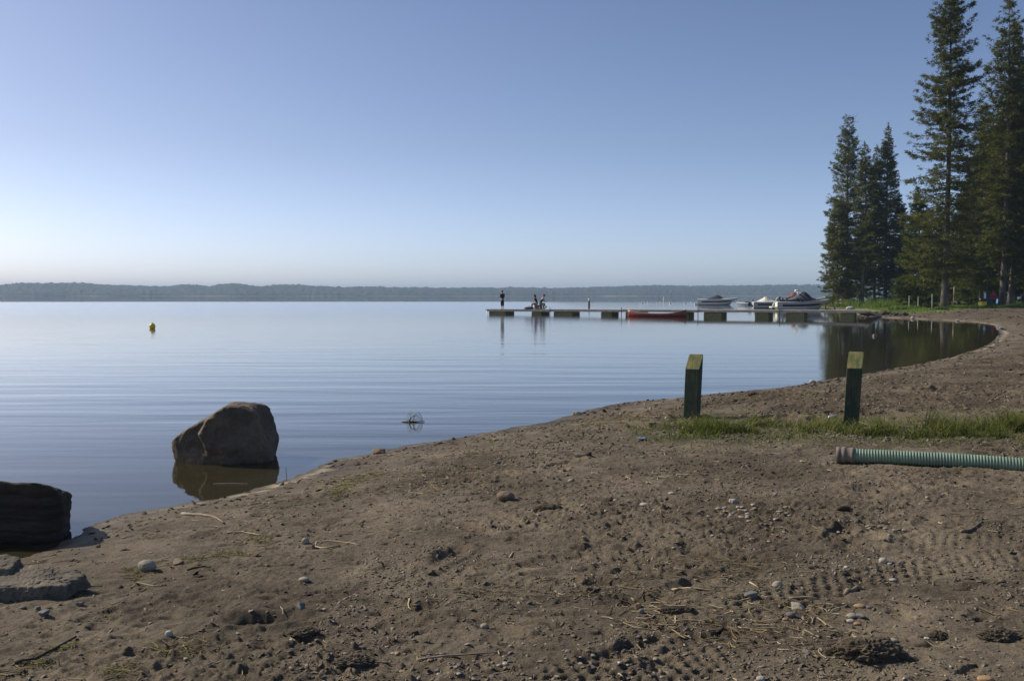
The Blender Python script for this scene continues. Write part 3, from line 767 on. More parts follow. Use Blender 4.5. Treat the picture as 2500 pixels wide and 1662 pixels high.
# ================================================================== lofted hulls
def hull_mesh(L, B, Hs, sheer_bow=.25, draft=.25, n=22, bowpow=2.2, transom=.9, flat=.55, deck_in=.86, deck_h=.10, cockpit=None):
    """stern at x=0, bow at x=L; returns verts, faces for a closed hull"""
    rows = []
    for i in range(n):
        t = i / (n - 1)
        b = B / 2 * (transom + (1 - transom) * min(1, t * 3)) * (1 - max(0, (t - .45) / .55) ** bowpow)
        b = max(b, .015)
        zs = Hs * (1 + sheer_bow * max(0, t - .3) ** 1.5 * 1.6)
        zk = -draft * (1 - max(0, (t - .7) / .3) ** 2 * 1.5) + (Hs * .9 * max(0, (t - .86) / .14) ** 2)
        zc = zk + (zs - zk) * (.32 + .3 * max(0, t - .6))
        bc = b * (.84 - .45 * max(0, t - .5))
        x = t * L
        xo = .17 * L * max(0, (t - .55) / .45) ** 1.8
        row = [(x - xo, 0, zk), (x - xo * .8, bc * flat, zk + (zc - zk) * .4), (x - xo * .6, bc, zc), (x - xo * .15, b * .97, zs * .80), (x, b, zs), (x, b * .97, zs + .05), (x - .02, b * deck_in * .92, zs + .05 + deck_h * .6), (x - .03, 0, zs + .05 + deck_h)]
        full = row + [(p[0], -p[1], p[2]) for p in row[-2:0:-1]]
        rows.append(full)
    m_ = len(rows[0]); vs = [p for r in rows for p in r]; fs = []
    for i in range(n - 1):
        for k in range(m_):
            k2 = (k + 1) % m_
            fs.append((i * m_ + k, i * m_ + k2, (i + 1) * m_ + k2, (i + 1) * m_ + k))
    fs.append(tuple(range(m_))); fs.append(tuple((n - 1) * m_ + k for k in range(m_ - 1, -1, -1)))
    return vs, [tuple(reversed(f)) for f in fs], rows
def stripe_mesh(rows, k0, f0, f1, i0, i1, out=.006):
    """a band on both sides between rings k0 and k0+1"""
    vs = []; fs = []
    for sgn in (1, -1):
        base = len(vs)
        for i in range(i0, i1):
            a = Vector(rows[i][k0]); b = Vector(rows[i][k0 + 1])
            for f in (f0, f1):
                p = a.lerp(b, f); p.y += out; vs.append((p.x, p.y * sgn, p.z))
        for i in range(i1 - i0 - 1):
            q = (base + 2 * i, base + 2 * i + 1, base + 2 * i + 3, base + 2 * i + 2)
            fs.append(q if sgn > 0 else tuple(reversed(q)))
    return vs, fs
def cover_mesh(rows, i0, i1, prof, squash=.95):
    """canvas over the cockpit, prof(t) gives the ridge height"""
    vs = []; fs = []; m_ = 9
    for i in range(i0, i1):
        t = (i - i0) / (i1 - i0 - 1)
        e = Vector(rows[i][5]); b = e.y * squash; zr = prof(t)
        for k in range(m_):
            a = -1 + 2 * k / (m_ - 1)
            vs.append((e.x, b * a, e.z + .01 + zr * (1 - abs(a) ** 1.5) + .02 * math.sin(i * 2.1 + k * 1.7) * (1 - abs(a))))
    for i in range(i1 - i0 - 1):
        for k in range(m_ - 1):
            fs.append((i * m_ + k, i * m_ + k + 1, (i + 1) * m_ + k + 1, (i + 1) * m_ + k))
    n = len(vs)
    # underside closes the sheet so that it has a thickness
    vs += [(x, y, z - .05) for x, y, z in vs]
    fs += [tuple(n + j for j in reversed(f)) for f in fs]
    k_ = i1 - i0
    for k in range(m_ - 1):
        fs.append((k + 1, k, n + k, n + k + 1)); j = (k_ - 1) * m_ + k; fs.append((j, j + 1, n + j + 1, n + j))
    for i in range(k_ - 1):
        j = i * m_; fs.append((j, j + m_, n + j + m_, n + j)); j += m_ - 1; fs.append((j + m_, j, n + j, n + j + m_))
    return vs, fs
HULLW = simple_mat('white_gelcoat', (.78, .78, .76), (.66, .66, .65), scale=2, rough=.25, coat=.3)
HULLG = simple_mat('grey_gelcoat', (.52, .53, .54), (.42, .43, .44), scale=2, rough=.3, coat=.3)
NAVY = simple_mat('navy_boat_canvas', (.018, .022, .045), (.010, .012, .025), scale=4, rough=.85)
WHITEC = simple_mat('white_canvas', (.75, .74, .66), (.6, .59, .52), scale=3, rough=.8)
DARKST = simple_mat('dark_stripe_paint', (.03, .035, .05), rough=.3)
BLACKP = simple_mat('black_plastic', (.02, .02, .022), (.012, .012, .013), scale=5, rough=.45)
REDORG = simple_mat('orange_life_vest', (.42, .11, .05), (.26, .06, .03), scale=6, rough=.8)
GLASS = simple_mat('dark_windscreen', (.03, .04, .05), rough=.1)
CREAM = simple_mat('sunlit_cream', (.72, .72, .52), (.6, .6, .44), scale=3, rough=.35)  # cream paddle, and sunlight on the ski boat stern put into the colour
def outboard(root, x, tilt=0.6, mat=None):
    b = MB(); M = Matrix.Rotation(-tilt, 4, 'Y')
    def T_(p): return (M @ Vector(p)) + Vector((x, 0, .55))
    vs = []
    b.box(T_((-.25, 0, .32)), (.55, .34, .42), rot=M, bev=.08)
    b.box(T_((-.22, 0, -.15)), (.22, .14, .7), rot=M)
    b.box(T_((-.3, 0, -.5)), (.5, .05, .06), rot=M)
    b.tube([T_((-.5, 0, -.68)), T_((-.02, 0, -.66))], .07, 8)
    o = b.build('outboard_motor', mat or BLACKP, root)
    p = MB()
    for k in range(3):
        a = k * 2.094; p.box(T_((-.53, .10 * math.cos(a), -.68 + .10 * math.sin(a))), (.03, .10, .06), rot=M)
    p.build('propeller', STEEL, o)
def at_water(u, v): return at(u, v, 0)
# boat 1 ---------------------------------------------------------------
def make_boat(loc, yaw, L, B, Hs, hullm, label, parts):
    root = empty('motor_boat', loc, yaw, label, 'motor boat', 'motor boats moored behind the pier')
    vs, fs, rows = hull_mesh(L, B, Hs)
    h = py_mesh('hull', vs, fs); link_mesh('hull', h, hullm, root)
    v2, f2 = stripe_mesh(rows, 2, .55, .95, 2, 19); link_mesh('stripe', py_mesh('stripe', v2, f2), DARKST, root)
    v2, f2 = stripe_mesh(rows, 4, .1, .9, 0, 21, .02); link_mesh('rub_rail', py_mesh('rub_rail', v2, f2), BLACKP, root)
    return root, rows
p0 = at_water(1704, 744.5); D1_ = p0.y
L1 = (1796 - 1706) / F * D1_ * 1.06
b1, rows = make_boat((p0.x, p0.y, 0), R(-14), L1, 2.5, .95, HULLW, 'white motor boat under a dark navy cover, farthest left behind the pier', None)
v2, f2 = cover_mesh(rows, 3, 15, lambda t: .80 * (min(t / .66, 1) ** 1.1) * (1 - max(0, (t - .68) / .32) ** 1.2)); link_mesh('boat_cover', py_mesh('boat_cover', v2, f2), NAVY, b1)
q = MB(); q.box((-.25, 0, .42), (.6, 1.9, .12), bev=.04); q.build('swim_platform', HULLW, b1)
q = MB(); q.box((-.35, 0, .12), (.5, .3, .5), bev=.06); q.build('stern_drive', HULLW, b1)
# boat 2: grey, outboard, white topped cover
p0 = at_water(1838, 752); L2 = 5.6
b2, rows = make_boat((p0.x, p0.y, 0), R(-6), L2, 2.2, .78, HULLG, 'grey motor boat with a white peaked cover and tilted outboard, between two boats', None)
v2, f2 = cover_mesh(rows, 2, 12, lambda t: .12 + .66 * max(0, 1 - abs(t - .48) * 2.1) ** 1.25); link_mesh('boat_cover', py_mesh('boat_cover', v2, f2), WHITEC, b2)
v2, f2 = cover_mesh(rows, 11, 20, lambda t: .42 * (1 - t) ** .6); o_ = link_mesh('bow_cover', py_mesh('bow_cover', v2, f2), NAVY, b2)
outboard(b2, -.05, .9)
# boat 3: large ski boat
p0 = at_water(1896, 757.5); D3 = p0.y; L3 = (2016 - 1896) / F * D3 * 1.03
b3, rows = make_boat((p0.x, p0.y, 0), R(-8), L3, 2.5, .92, HULLG, 'largest boat, grey ski boat with navy cover, tower and orange vests, bow towards the lawn', None)
v2, f2 = cover_mesh(rows, 1, 21, lambda t: (.25 + .95 * math.exp(-((t - .52) / .15) ** 2)) * (1 - t ** 6)); link_mesh('boat_cover', py_mesh('boat_cover', v2, f2), NAVY, b3)
q = MB(); q.box((-.35, 0, .38), (.8, 2.2, .14), bev=.05); q.build('swim_platform', CREAM, b3)
q = MB(); q.box((-.02, 0, .55), (.10, 2.2, .75), bev=.03); q.build('transom', CREAM, b3)  # platform and transom carry the sun on the stern in their colour
tw = MB(); zt = 2.15
for sy in (-1, 1):
    tw.tube([(2.6, sy * 1.1, 1.0), (2.35, sy * 1.0, 1.7), (2.2, sy * .8, zt)], .035, 8)
    tw.tube([(3.7, sy * 1.05, 1.05), (2.9, sy * .95, 1.75), (2.3, sy * .8, zt)], .035, 8)
    tw.tube([(4.6, sy * .8, 1.1), (3.2, sy * .9, 1.6), (2.5, sy * .8, zt - .05)], .022, 6)
tw.tube([(2.2, -.82, zt), (2.2, .82, zt)], .035, 8); tw.tube([(2.32, -.82, zt), (2.32, .82, zt)], .03, 8)
tower = tw.build('tower', STEEL, b3, True)
q = MB(); q.box((2.25, 0, zt + .16), (.42, .5, .22), bev=.08); q.build('tower_light', WHITEC, tower)
for k, (x, y, z_, w_) in enumerate([(1.75, -.7, 1.70, .55), (1.95, .3, 1.92, .5), (1.3, -.5, 1.50, .5)]):
    q = MB(); q.box((x, y, z_), (w_, .42, .24), rot=Matrix.Rotation(-.45, 4, 'Y'), bev=.08); q.build('life_vest', REDORG, b3)
q = MB(); q.tube([(4.4, -.6, 1.35), (5.4, -.75, 1.55)], [.05, .07], 8); q.build('pale_paddle', CREAM, b3)
# folded dark seats on the stern
for k in range(3):
    q = MB(); q.box((.25 + .42 * k, -.55, 1.25), (.10, .55, .55), rot=Matrix.Rotation(-.5, 4, 'Y'), bev=.04); q.build('folded_seat', NAVY if k % 2 else BLACKP, b3)
# grey inflatable leaning between boats and dinghy
p0 = at_water(1797, 746)
dg = empty('dinghy', (p0.x, p0.y, 0), R(-12), 'small low white dinghy with a dark motor, left of the grey boat', 'dinghy')
vs, fs, rows = hull_mesh(3.0, 1.4, .38, transom=.8, bowpow=1.6); 
link_mesh('hull', py_mesh('hull', [(3.0 - x, y, z) for x, y, z in vs], [tuple(reversed(f)) for f in fs]), HULLW, dg)
q = MB(); q.box((2.75, 0, .75), (.42, .34, .45), rot=Matrix.Rotation(.5, 4, 'Y'), bev=.08); q.box((2.95, 0, .35), (.16, .12, .6), rot=Matrix.Rotation(-.5, 4, 'Y')); q.build('outboard_motor', BLACKP, dg)
q = MB(); q.box((1.9, 0, .52), (1.0, .9, .30), bev=.12); q.build('dark_bundle', BLACKP, dg)
p0 = at_water(1885, 757)
q = MB(); q.tube([(0, 0, .1), (.25, 0, .6), (.75, .1, 1.35), (.95, .1, 1.6)], [.18, .25, .25, .14], 12)
fo_ = q.build('boat_fender', simple_mat('grey_rubber', (.28, .29, .30), (.16, .17, .18), scale=4, rough=.6), None, True); fo_.location = (p0.x, p0.y, 0)
tag(fo_, 'long grey rubber fender leaning between the grey boat and the largest boat', 'fender')

# ================================================================== canoe
CANR = simple_mat('red_canoe_paint', (.23, .036, .020), (.15, .024, .015), scale=3, rough=.3, coat=.3)
s0 = pier_s(1539); o = PA + PDIR * s0 - PNRM * .75
Lc = pier_s(1681) - s0
cn = empty('canoe', (o.x, o.y, 0), PYAW, 'red canoe with a pale gunwale floating alongside the pier', 'canoe')
n = 27; rows = []
for i in range(n):
    t = i / (n - 1); q_ = abs(2 * t - 1)
    b = .43 * (1 - q_ ** 2.4) + .012; zs = .25 + .33 * q_ ** 3.0; zk = -.10 + (.16 * max(0, q_ - .75) / .25 * .6)
    rk = .16 * (1 if t > .5 else -1) * max(0, q_ - .85) / .15
    rows.append([(t * Lc + rk * (0), b, zs), (t * Lc, b * .98, zs * .55), (t * Lc, b * .78, zk + .07), (t * Lc, 0, zk), (t * Lc, -b * .78, zk + .07), (t * Lc, -b * .98, zs * .55), (t * Lc, -b, zs)])
vs = [p for r in rows for p in r]; fs = []
for i in range(n - 1):
    for k in range(6): fs.append((i * 7 + k, (i + 1) * 7 + k, (i + 1) * 7 + k + 1, i * 7 + k + 1))
hl = py_mesh('hull', vs, fs); ho = link_mesh('hull', hl, CANR, cn, True); sd = ho.modifiers.new('thickness', 'SOLIDIFY'); sd.thickness = .02
g_ = MB()
for k in (0, 6): g_.tube([Vector(r[k]) + Vector((0, 0, .012)) for r in rows], .017, 6)
g_.build('gunwale', simple_mat('pale_gunwale', (.62, .52, .42), (.45, .36, .28), rough=.5), cn, True)
for t in (.22, .78):
    q = MB(); i = int(t * (n - 1)); q.box((t * Lc, 0, rows[i][0][2] - .07), (.24, rows[i][0][1] * 2 - .03, .03)); q.build('seat', DECK, cn)
q = MB(); q.box((.5 * Lc, 0, rows[13][0][2] - .03), (.06, rows[13][0][1] * 2 - .02, .03)); q.build('thwart', DECK, cn)

# ================================================================== people
SKIN = simple_mat('skin', (.42, .25, .17), (.34, .20, .14), scale=9, rough=.55)
BLKCL = simple_mat('black_cloth', (.018, .018, .024), (.010, .010, .014), scale=12, rough=.9)
DKCL = simple_mat('charcoal_cloth', (.035, .033, .040), (.02, .02, .025), scale=12, rough=.9)
BLUECL = simple_mat('blue_shorts_cloth', (.10, .19, .28), (.06, .12, .19), scale=12, rough=.9)
HAIRM = simple_mat('dark_hair', (.022, .016, .013), (.012, .009, .008), scale=30, rough=.6)
REDJ = simple_mat('red_jacket', (.50, .035, .03), (.35, .02, .02), scale=9, rough=.8)
def skin_obj(name, chains, mat, parent, sub=1):
    """chains: list of lists of (x,y,z,r); the first point of a chain equal to an earlier point is shared"""
    vs = []; rs_ = []; es = []
    key = {}
    for ch in chains:
        prev = None
        for p in ch:
            k = (round(p[0], 4), round(p[1], 4), round(p[2], 4))
            if k not in key: key[k] = len(vs); vs.append(p[:3]); rs_.append(p[3])
            i = key[k]
            if prev is not None and prev != i: es.append((prev, i))
            prev = i
    me = bpy.data.meshes.new(name); me.from_pydata(vs, es, []); me.update()
    o = bpy.data.objects.new(name, me); col.objects.link(o)
    md = o.modifiers.new('skin', 'SKIN'); md.use_smooth_shade = True
    for i, sv in enumerate(me.skin_vertices[0].data):
        r_ = rs_[i]
        sv.radius = (r_, r_) if not hasattr(r_, '__len__') else r_
        sv.use_root = (i == 0)
    if sub: s_ = o.modifiers.new('sub', 'SUBSURF'); s_.levels = sub; s_.render_levels = sub
    dg_ = bpy.context.evaluated_depsgraph_get(); dg_.update()
    ev = o.evaluated_get(dg_); nm = bpy.data.meshes.new_from_object(ev)
    o.modifiers.clear(); old = o.data; o.data = nm; bpy.data.meshes.remove(old)
    nm.name = name; nm.materials.clear(); nm.materials.append(mat); o.parent = parent
    return o
def hand(w, d, side, curl=.5):
    """five finger chains from the wrist w pointing along d"""
    w = Vector(w); d = Vector(d).normalized(); s = Vector(side).normalized(); dn = d.cross(s).normalized()
    palm = w + d * .055
    ch = [[(*w, .024), (*palm, .030)]]
    for k, (off, ln) in enumerate([(-.030, .070), (-.010, .080), (.011, .075), (.030, .060)]):
        a = palm + d * .035 + s * off; b = a + d * ln * .5 + dn * (-curl * ln * .25); c = b + d * ln * .38 + dn * (-curl * ln * .4)
        ch.append([(*palm, .030), (*a, .0095), (*b, .0088), (*c, .007)])
    a = w + d * .03 + s * -.035; b = a + d * .035 + s * -.022; c = b + d * .028 + s * -.004
    ch.append([(*palm, .030), (*a, .012), (*b, .0105), (*c, .008)])
    return ch
def head_obj(parent, c, yaw, hairlen=0, cap=False, tilt=0.0):
    """hair / cap / facial parts; the skull itself belongs to the body mesh"""
    c = Vector(c); f = Vector((math.sin(-yaw), math.cos(yaw), 0)); s = Vector((f.y, -f.x, 0))
    h = MB(); pr = []
    for i in range(9):
        a = i / 8 * math.pi * .62
        pr.append((.098 * math.sin(a) + .004, .118 * math.cos(a)))
    h.lathe(pr, c + Vector((0, 0, .015)) - f * .014, 14)
    if hairlen > 0:
        h.tube([c - f * .06 + Vector((0, 0, .03)), c - f * .085 + Vector((0, 0, -.08)), c - f * .09 + Vector((0, 0, -.08 - hairlen * .6)), c - f * .07 + Vector((0, 0, -.08 - hairlen))], [.085, .085, .075, .03], 10)
    ob = h.build('cap' if cap else 'hair', BLKCL if cap else HAIRM, parent, True)
    if cap:
        b = MB(); b.box(c + f * .13 + Vector((0, 0, .035)), (.15, .13, .012), rot=Matrix.Rotation(yaw, 4, 'Z')); b.build('cap_peak', BLKCL, ob)
    for sg in (-1, 1):
        e = MB(); e.box(c + f * .088 + s * .032 * sg + Vector((0, 0, .0)), (.022, .01, .010), rot=Matrix.Rotation(yaw, 4, 'Z')); e.build('eye', BLACKP, parent)
def head_chain(neck, c, f):
    c = Vector(c); f = Vector(f)
    crown_ = c + Vector((0, 0, .075)); jaw = c + f * .03 + Vector((0, 0, -.065)); nose = c + f * .10 + Vector((0, 0, -.018))
    s = Vector((f.y, -f.x, 0))
    return [[neck, (*jaw, (.058, .062)), (*c, (.082, .090)), (*crown_, (.060, .066))],
            [(*c, (.082, .090)), (*(c + f * .07 + Vector((0, 0, -.012))), .03), (*nose, .012)],
            [(*c, (.082, .090)), (*(c + s * .085 + Vector((0, 0, -.01))), .016)], [(*c, (.082, .090)), (*(c - s * .085 + Vector((0, 0, -.01))), .016)]]
def pier_pt(u, off):
    s_ = pier_s(u); o = PA + PDIR * s_ + PNRM * off; return Vector((o.x, o.y, deck_z(s_) + .003))
# person 1: standing, back three quarters to the camera, forearms raised in front, facing away and left
P = pier_pt(1218, .75)
p1 = empty('person', P, R(38), 'barefoot person in black top and black cropped trousers standing on the pier end', 'person')
Hh = 1.68 / 1.75
def S(L_): return [tuple([c * Hh for c in p[:3]] + [p[3]]) for p in L_]
pel = (0, 0, .95, (.135, .10)); chest = (0, -.01, 1.30, (.150, .105)); neckb = (0, -.01, 1.46, .065); neck = (0, .01, 1.52, .052)
ch = [[pel, (0, -.005, 1.12, (.125, .095)), chest, neckb, neck]]
hc = head_chain(neck, (0, .03, 1.635), (0, 1, 0)); ch += hc
for sg in (-1, 1):
    ch.append([pel, (sg * .09, 0, .90, .09), (sg * .10, .015, .50, .060), (sg * .085, -.01, .28, .052), (sg * .075, -.02, .09, .036), (sg * .08, .07, .035, .036), (sg * .085, .16, .025, .026)])
    sh = (sg * .185, -.01, 1.41, .058); el = (sg * .235, .02, 1.13, .042); wr = (sg * .10, .24, 1.20, .028)
    ch.append([chest, sh, el, wr]); ch += hand(wr[:3], (-sg * .6, .5, .35), (0, .3, 1))[0:]
bod = skin_obj('body', [S(c) for c in ch], SKIN, p1)
skin_obj('shirt', [S([(0, 0, .86, (.155, .118)), (0, -.005, 1.12, (.155, .122)), (0, -.01, 1.30, (.175, .125)), (0, -.01, 1.44, (.10, .09))])] + [S([(0, -.01, 1.30, (.175, .125)), (sg * .19, -.01, 1.41, .074), (sg * .237, .02, 1.14, .060), (sg * .17, .14, 1.165, .046)]) for sg in (-1, 1)], BLKCL, p1)
skin_obj('trousers', [S([(0, 0, 1.0, (.145, .112)), (0, 0, .93, (.15, .115))])] + [S([(0, 0, .93, (.15, .115)), (sg * .092, .0, .86, .105), (sg * .10, .015, .50, .085), (sg * .088, -.008, .27, .078)]) for sg in (-1, 1)], BLKCL, p1)
head_obj(p1, (0, .03 * Hh, 1.64 * Hh), 0)
# seat (red-brown cooler), the two seated people back to back
Sx = pier_pt(1304, .95)
cool = MB(); cool.box((0, 0, .17), (.62, .38, .34), bev=.03)
co = empty('cooler', Sx, PYAW, 'low red brown cooler on the pier that two people sit on', 'cooler'); cool.build('cooler_body', simple_mat('red_brown_plastic', (.16, .05, .035), (.10, .035, .03), rough=.5), co)
q = MB(); q.box((0, 0, .365), (.64, .40, .045), bev=.02); q.build('lid', simple_mat('cooler_lid', (.10, .06, .05), rough=.5), co)
def sitter(u, off, yaw, name_, label, lean, cap, hair, top, bottom, armk):
    P = pier_pt(u, off)
    r = empty('person', P, yaw, label, 'person')
    hip = (0, 0, .47, (.14, .115)); c2 = (0, .06 + lean * .45, .72, (.125, .10)); c3 = (0, .08 + lean, .92, (.145, .10)); nb = (0, .10 + lean * 1.25, 1.05, .06); nk = (0, .12 + lean * 1.4, 1.10, .05)
    ch = [[hip, c2, c3, nb, nk]]
    hcn = (0, .16 + lean * 1.55, 1.20)
    ch += head_chain(nk, hcn, (0, 1, -.15))
    for sg in (-1, 1):
        kz = .52; kx = sg * .13
        ch.append([hip, (sg * .09, .06, .46, .088), (kx, .46, kz, .060), (kx * .9, .46 + .04 * armk, .30, .052), (kx * .8, .42 + .06 * armk, .09, .036), (kx * .8, .50 + .06 * armk, .035, .034), (kx * .85, .60 + .06 * armk, .03, .026)])
        sh = (sg * .17, .09 + lean * 1.05, .98, .052); el = (sg * .20, .26 + lean * .8, .74, .038); wr = (sg * .10, .47, .66, .027)
        ch.append([c3, sh, el, wr]); ch += hand(wr[:3], (-sg * .3, .8, -.1), (-sg * 1, -.2, 0))
    skin_obj('body', ch, SKIN, r)
    tp = [[(0, 0, .46, (.15, .125)), (0, .06 + lean * .45, .72, (.142, .118)), (0, .08 + lean, .92, (.160, .118)), (0, .10 + lean * 1.2, 1.03, (.09, .08))]]
    if not cap: tp += [[(0, .08 + lean, .92, (.160, .118)), (sg * .175, .09 + lean * 1.05, .98, .062), (sg * .19, .18 + lean * .9, .85, .056)] for sg in (-1, 1)]
    skin_obj('top', tp, top, r)
    skin_obj('shorts', [[(0, 0, .52, (.150, .125)), (0, .0, .45, (.155, .125))]] + [[(0, .0, .45, (.155, .125)), (sg * .095, .08, .455, .105), (sg * .125, .36, .50, .085)] for sg in (-1, 1)], bottom, r)
    head_obj(r, (hcn[0], hcn[1], hcn[2] + .005), 0, hair, cap)
    return r
sitter(1301, .98, R(72), 'p2', 'long haired person in dark clothes sitting on the pier facing left', .06, False, .34, DKCL, DKCL, 1)
sitter(1309, .82, R(-78), 'p3', 'person in a dark cap, dark vest and blue shorts sitting on the pier facing right', .16, True, 0, BLKCL, BLUECL, -2)
# black bags on the pier
P = pier_pt(1283, .8)
q = MB(); q.lathe([(.20, 0), (.42, .02), (.46, .08), (.38, .17), (.2, .21), (.05, .22)], seg=16)
bg_ = empty('bag', P, PYAW, 'flat black bag lying on the pier left of the seated people', 'bag'); bo = q.build('bag_body', BLKCL, bg_, True); bo.scale = (1.05, .6, 1)
q = MB(); q.tube([(-.15, 0, .2), (-.08, 0, .27), (.08, 0, .27), (.15, 0, .2)], .015, 6); q.build('handle', BLACKP, bg_)
P = pier_pt(1319, .6)
tb = empty('inner_tube', P, PYAW, 'black inner tube standing on its side on the pier, right of the seated people', 'inner tube')
q = MB(); n_ = 24
for i in range(n_):
    a = 2 * math.pi * i / n_
    for k in range(10):
        b = 2 * math.pi * k / 10; rr2 = .30 + .075 * math.cos(b); q.v.append(Vector((rr2 * math.cos(a), .075 * math.sin(b) + .18 * math.sin(a), .20 + rr2 * .42 * math.sin(a))))
for i in range(n_):
    for k in range(10): q.f.append((i * 10 + k, i * 10 + (k + 1) % 10, ((i + 1) % n_) * 10 + (k + 1) % 10, ((i + 1) % n_) * 10 + k))
q.build('tube_ring', BLACKP, tb, True)
q = MB(); q.tube([(0, .11, .37), (0, .11, .40)], .012, 6); q.build('valve', STEEL, tb)

# ================================================================== floats and markers
YEL = simple_mat('yellow_buoy', (.80, .62, .03), (.62, .47, .02), scale=5, rough=.4)
WHT = simple_mat('white_plastic', (.75, .75, .73), (.6, .6, .58), scale=5, rough=.4)
P = at_water(372, 802)
by = empty('buoy', (P.x, P.y, 0), 0, 'round yellow buoy floating alone on the left', 'buoy')
r_ = .165; q = MB(); q.lathe([(r_ * math.sin(a), r_ * math.cos(a) * -1 + .12) for a in np.linspace(.05, 3.09, 16)], seg=24); q.build('ball', YEL, by, True)
q = MB(); q.lathe([(.05, .27), (.05, .31), (.03, .32)], seg=12); q.build('eye_cap', WHT, by, True)
def marker(u, v, hpx, label, dark):
    P = at_water(u, v); h_ = hpx / F * P.y
    m_ = empty('marker_buoy', (P.x, P.y, 0), 0, label, 'marker buoy', 'upright marker buoys')
    q = MB(); q.lathe([(.10, -.6), (.13, -.3), (.13, h_ * .62), (.11, h_ * .72)], seg=14); q.build('body', BLACKP if dark else WHT, m_, True)
    q = MB(); q.lathe([(.112, h_ * .72), (.125, h_ * .74), (.12, h_ * .97), (.06, h_)], seg=14); q.build('top', WHT, m_, True)
    return m_
marker(1438, 750.5, 22, 'upright marker buoy, dark with a white top, beyond the empty pier section', True)
marker(1620.5, 737, 12, 'slim white marker buoy far out beyond the canoe', False)
# swimming line floats far out
fm = None
for k, (u, v, w_) in enumerate([(1568, 740.5, 3), (1575, 740, 2.2), (1582, 739.5, 2.6), (1604, 739, 2.4), (1612, 738.5, 2.6), (1636, 741, 3), (1672, 741, 2.6), (1687, 738, 2.4)]):
    P = at_water(u, v); rr2 = .16
    if fm is None:
        q = MB(); q.lathe([(rr2 * math.sin(a), -rr2 * math.cos(a) + .08) for a in np.linspace(.05, 3.09, 10)], seg=14); fo_ = q.build('line_float', WHT, None, True); fm = fo_
    else: fo_ = fm.copy(); col.objects.link(fo_)
    fo_.location = (P.x, P.y, 0); fo_.scale = (w_ / 2.4,) * 3
    tag(fo_, 'tiny float on the water far beyond the pier near the white marker', 'float', 'small floats of the swimming line')

# ================================================================== lawn things
def ground_pt(u, D): 
    x = (u - 1250) / F * D; return Vector((x, D, gz(x, D)))
P = ground_pt(2398, 103)
ba = empty('litter_barrel', P, 0, 'yellow barrel with a black bag liner standing on the lawn', 'barrel')
q = MB(); pr = [(.40, 0), (.42, .02), (.40, .05)]
for zz in (.3, .58): pr += [(.40, zz - .03), (.425, zz), (.40, zz + .03)]
q.lathe(pr + [(.40, .78), (.42, .80)], seg=28); q.build('drum', YEL, ba, True)
q = MB(); q.lathe([(.43, .62), (.45, .70), (.46, .80), (.42, .88), (.30, .92), (.22, .86)], seg=18); q.build('bag_liner', BLACKP, ba)
P = ground_pt(2413, 104.5)
gb = empty('green_bin', P, R(5), 'dark green square bin right of the yellow barrel', 'bin')
GRN = simple_mat('dark_green_paint', (.03, .07, .06), (.02, .05, .045), scale=4, rough=.6)
q = MB(); q.box((0, 0, .42), (.62, .55, .84), taper=1.05, bev=.04); q.build('bin_body', GRN, gb)
q = MB(); q.box((0, 0, .88), (.70, .62, .06), bev=.03); q.build('lid', GRN, gb)
P = ground_pt(2412, 109)
kb = empty('notice_kiosk', P, R(-4), 'dark blue box shaped kiosk behind the yellow barrel', 'kiosk')
BLU = simple_mat('dark_blue_paint', (.035, .06, .14), (.025, .045, .10), scale=3, rough=.6)
q = MB(); q.box((0, 0, .75), (.75, .6, 1.5), bev=.03); q.build('kiosk_body', BLU, kb)
q = MB(); q.box((0, 0, 1.53), (.85, .7, .06)); q.build('roof', BLU, kb)
P = ground_pt(2438, 112)
bb = empty('blue_barrel', P, 0, 'small bright blue barrel between the red jacket person and the pale trunk', 'barrel')
BLB = simple_mat('bright_blue_plastic', (.05, .20, .60), (.04, .15, .48), scale=4, rough=.4)
q = MB(); q.lathe([(.26, 0), (.28, .05), (.28, .30), (.295, .33), (.28, .36), (.28, .70), (.26, .76)], seg=22); q.build('drum', BLB, bb, True)
q = MB(); q.lathe([(.27, .765), (.27, .80), (.2, .81)], seg=22); q.build('lid', BLU, bb, True)
P = ground_pt(2425, 105)
p4 = empty('person', P, R(150), 'person in a red hooded jacket and dark trousers standing near the bins', 'person')
ch = [[pel, (0, -.005, 1.12, (.125, .095)), chest, neckb, neck]] + head_chain(neck, (0, .03, 1.635), (0, 1, 0))
for sg in (-1, 1):
    ch.append([pel, (sg * .09, 0, .90, .09), (sg * .11, .02, .50, .060), (sg * .11, -.01, .28, .052), (sg * .11, -.02, .09, .036), (sg * .12, .07, .035, .036), (sg * .12, .16, .025, .026)])
    wr = (sg * .22, .12, .88, .028); ch.append([chest, (sg * .185, -.01, 1.41, .058), (sg * .25, .0, 1.13, .042), wr]); ch += hand(wr[:3], (0, .25, -1), (0, 1, .2))
skin_obj('body', [S(c) for c in ch], SKIN, p4)
skin_obj('jacket', [S([(0, 0, .86, (.17, .13)), (0, -.005, 1.12, (.16, .128)), (0, -.01, 1.30, (.185, .135)), (0, -.01, 1.46, (.10, .09))])] + [S([(0, -.01, 1.30, (.185, .135)), (sg * .20, -.01, 1.41, .080), (sg * .255, .0, 1.13, .065), (sg * .225, .10, .92, .05)]) for sg in (-1, 1)], REDJ, p4)
q = MB(); q.lathe([(.122 * math.sin(a) + .003, .135 * math.cos(a)) for a in np.linspace(0, 2.1, 9)], (0, -.012, 1.60), 14); q.build('hood', REDJ, p4, True)
skin_obj('trousers', [S([(0, 0, 1.0, (.145, .112)), (0, 0, .93, (.15, .115))])] + [S([(0, 0, .93, (.15, .115)), (sg * .092, .0, .86, .105), (sg * .11, .015, .50, .080), (sg * .11, -.01, .10, .066)]) for sg in (-1, 1)], BLKCL, p4)
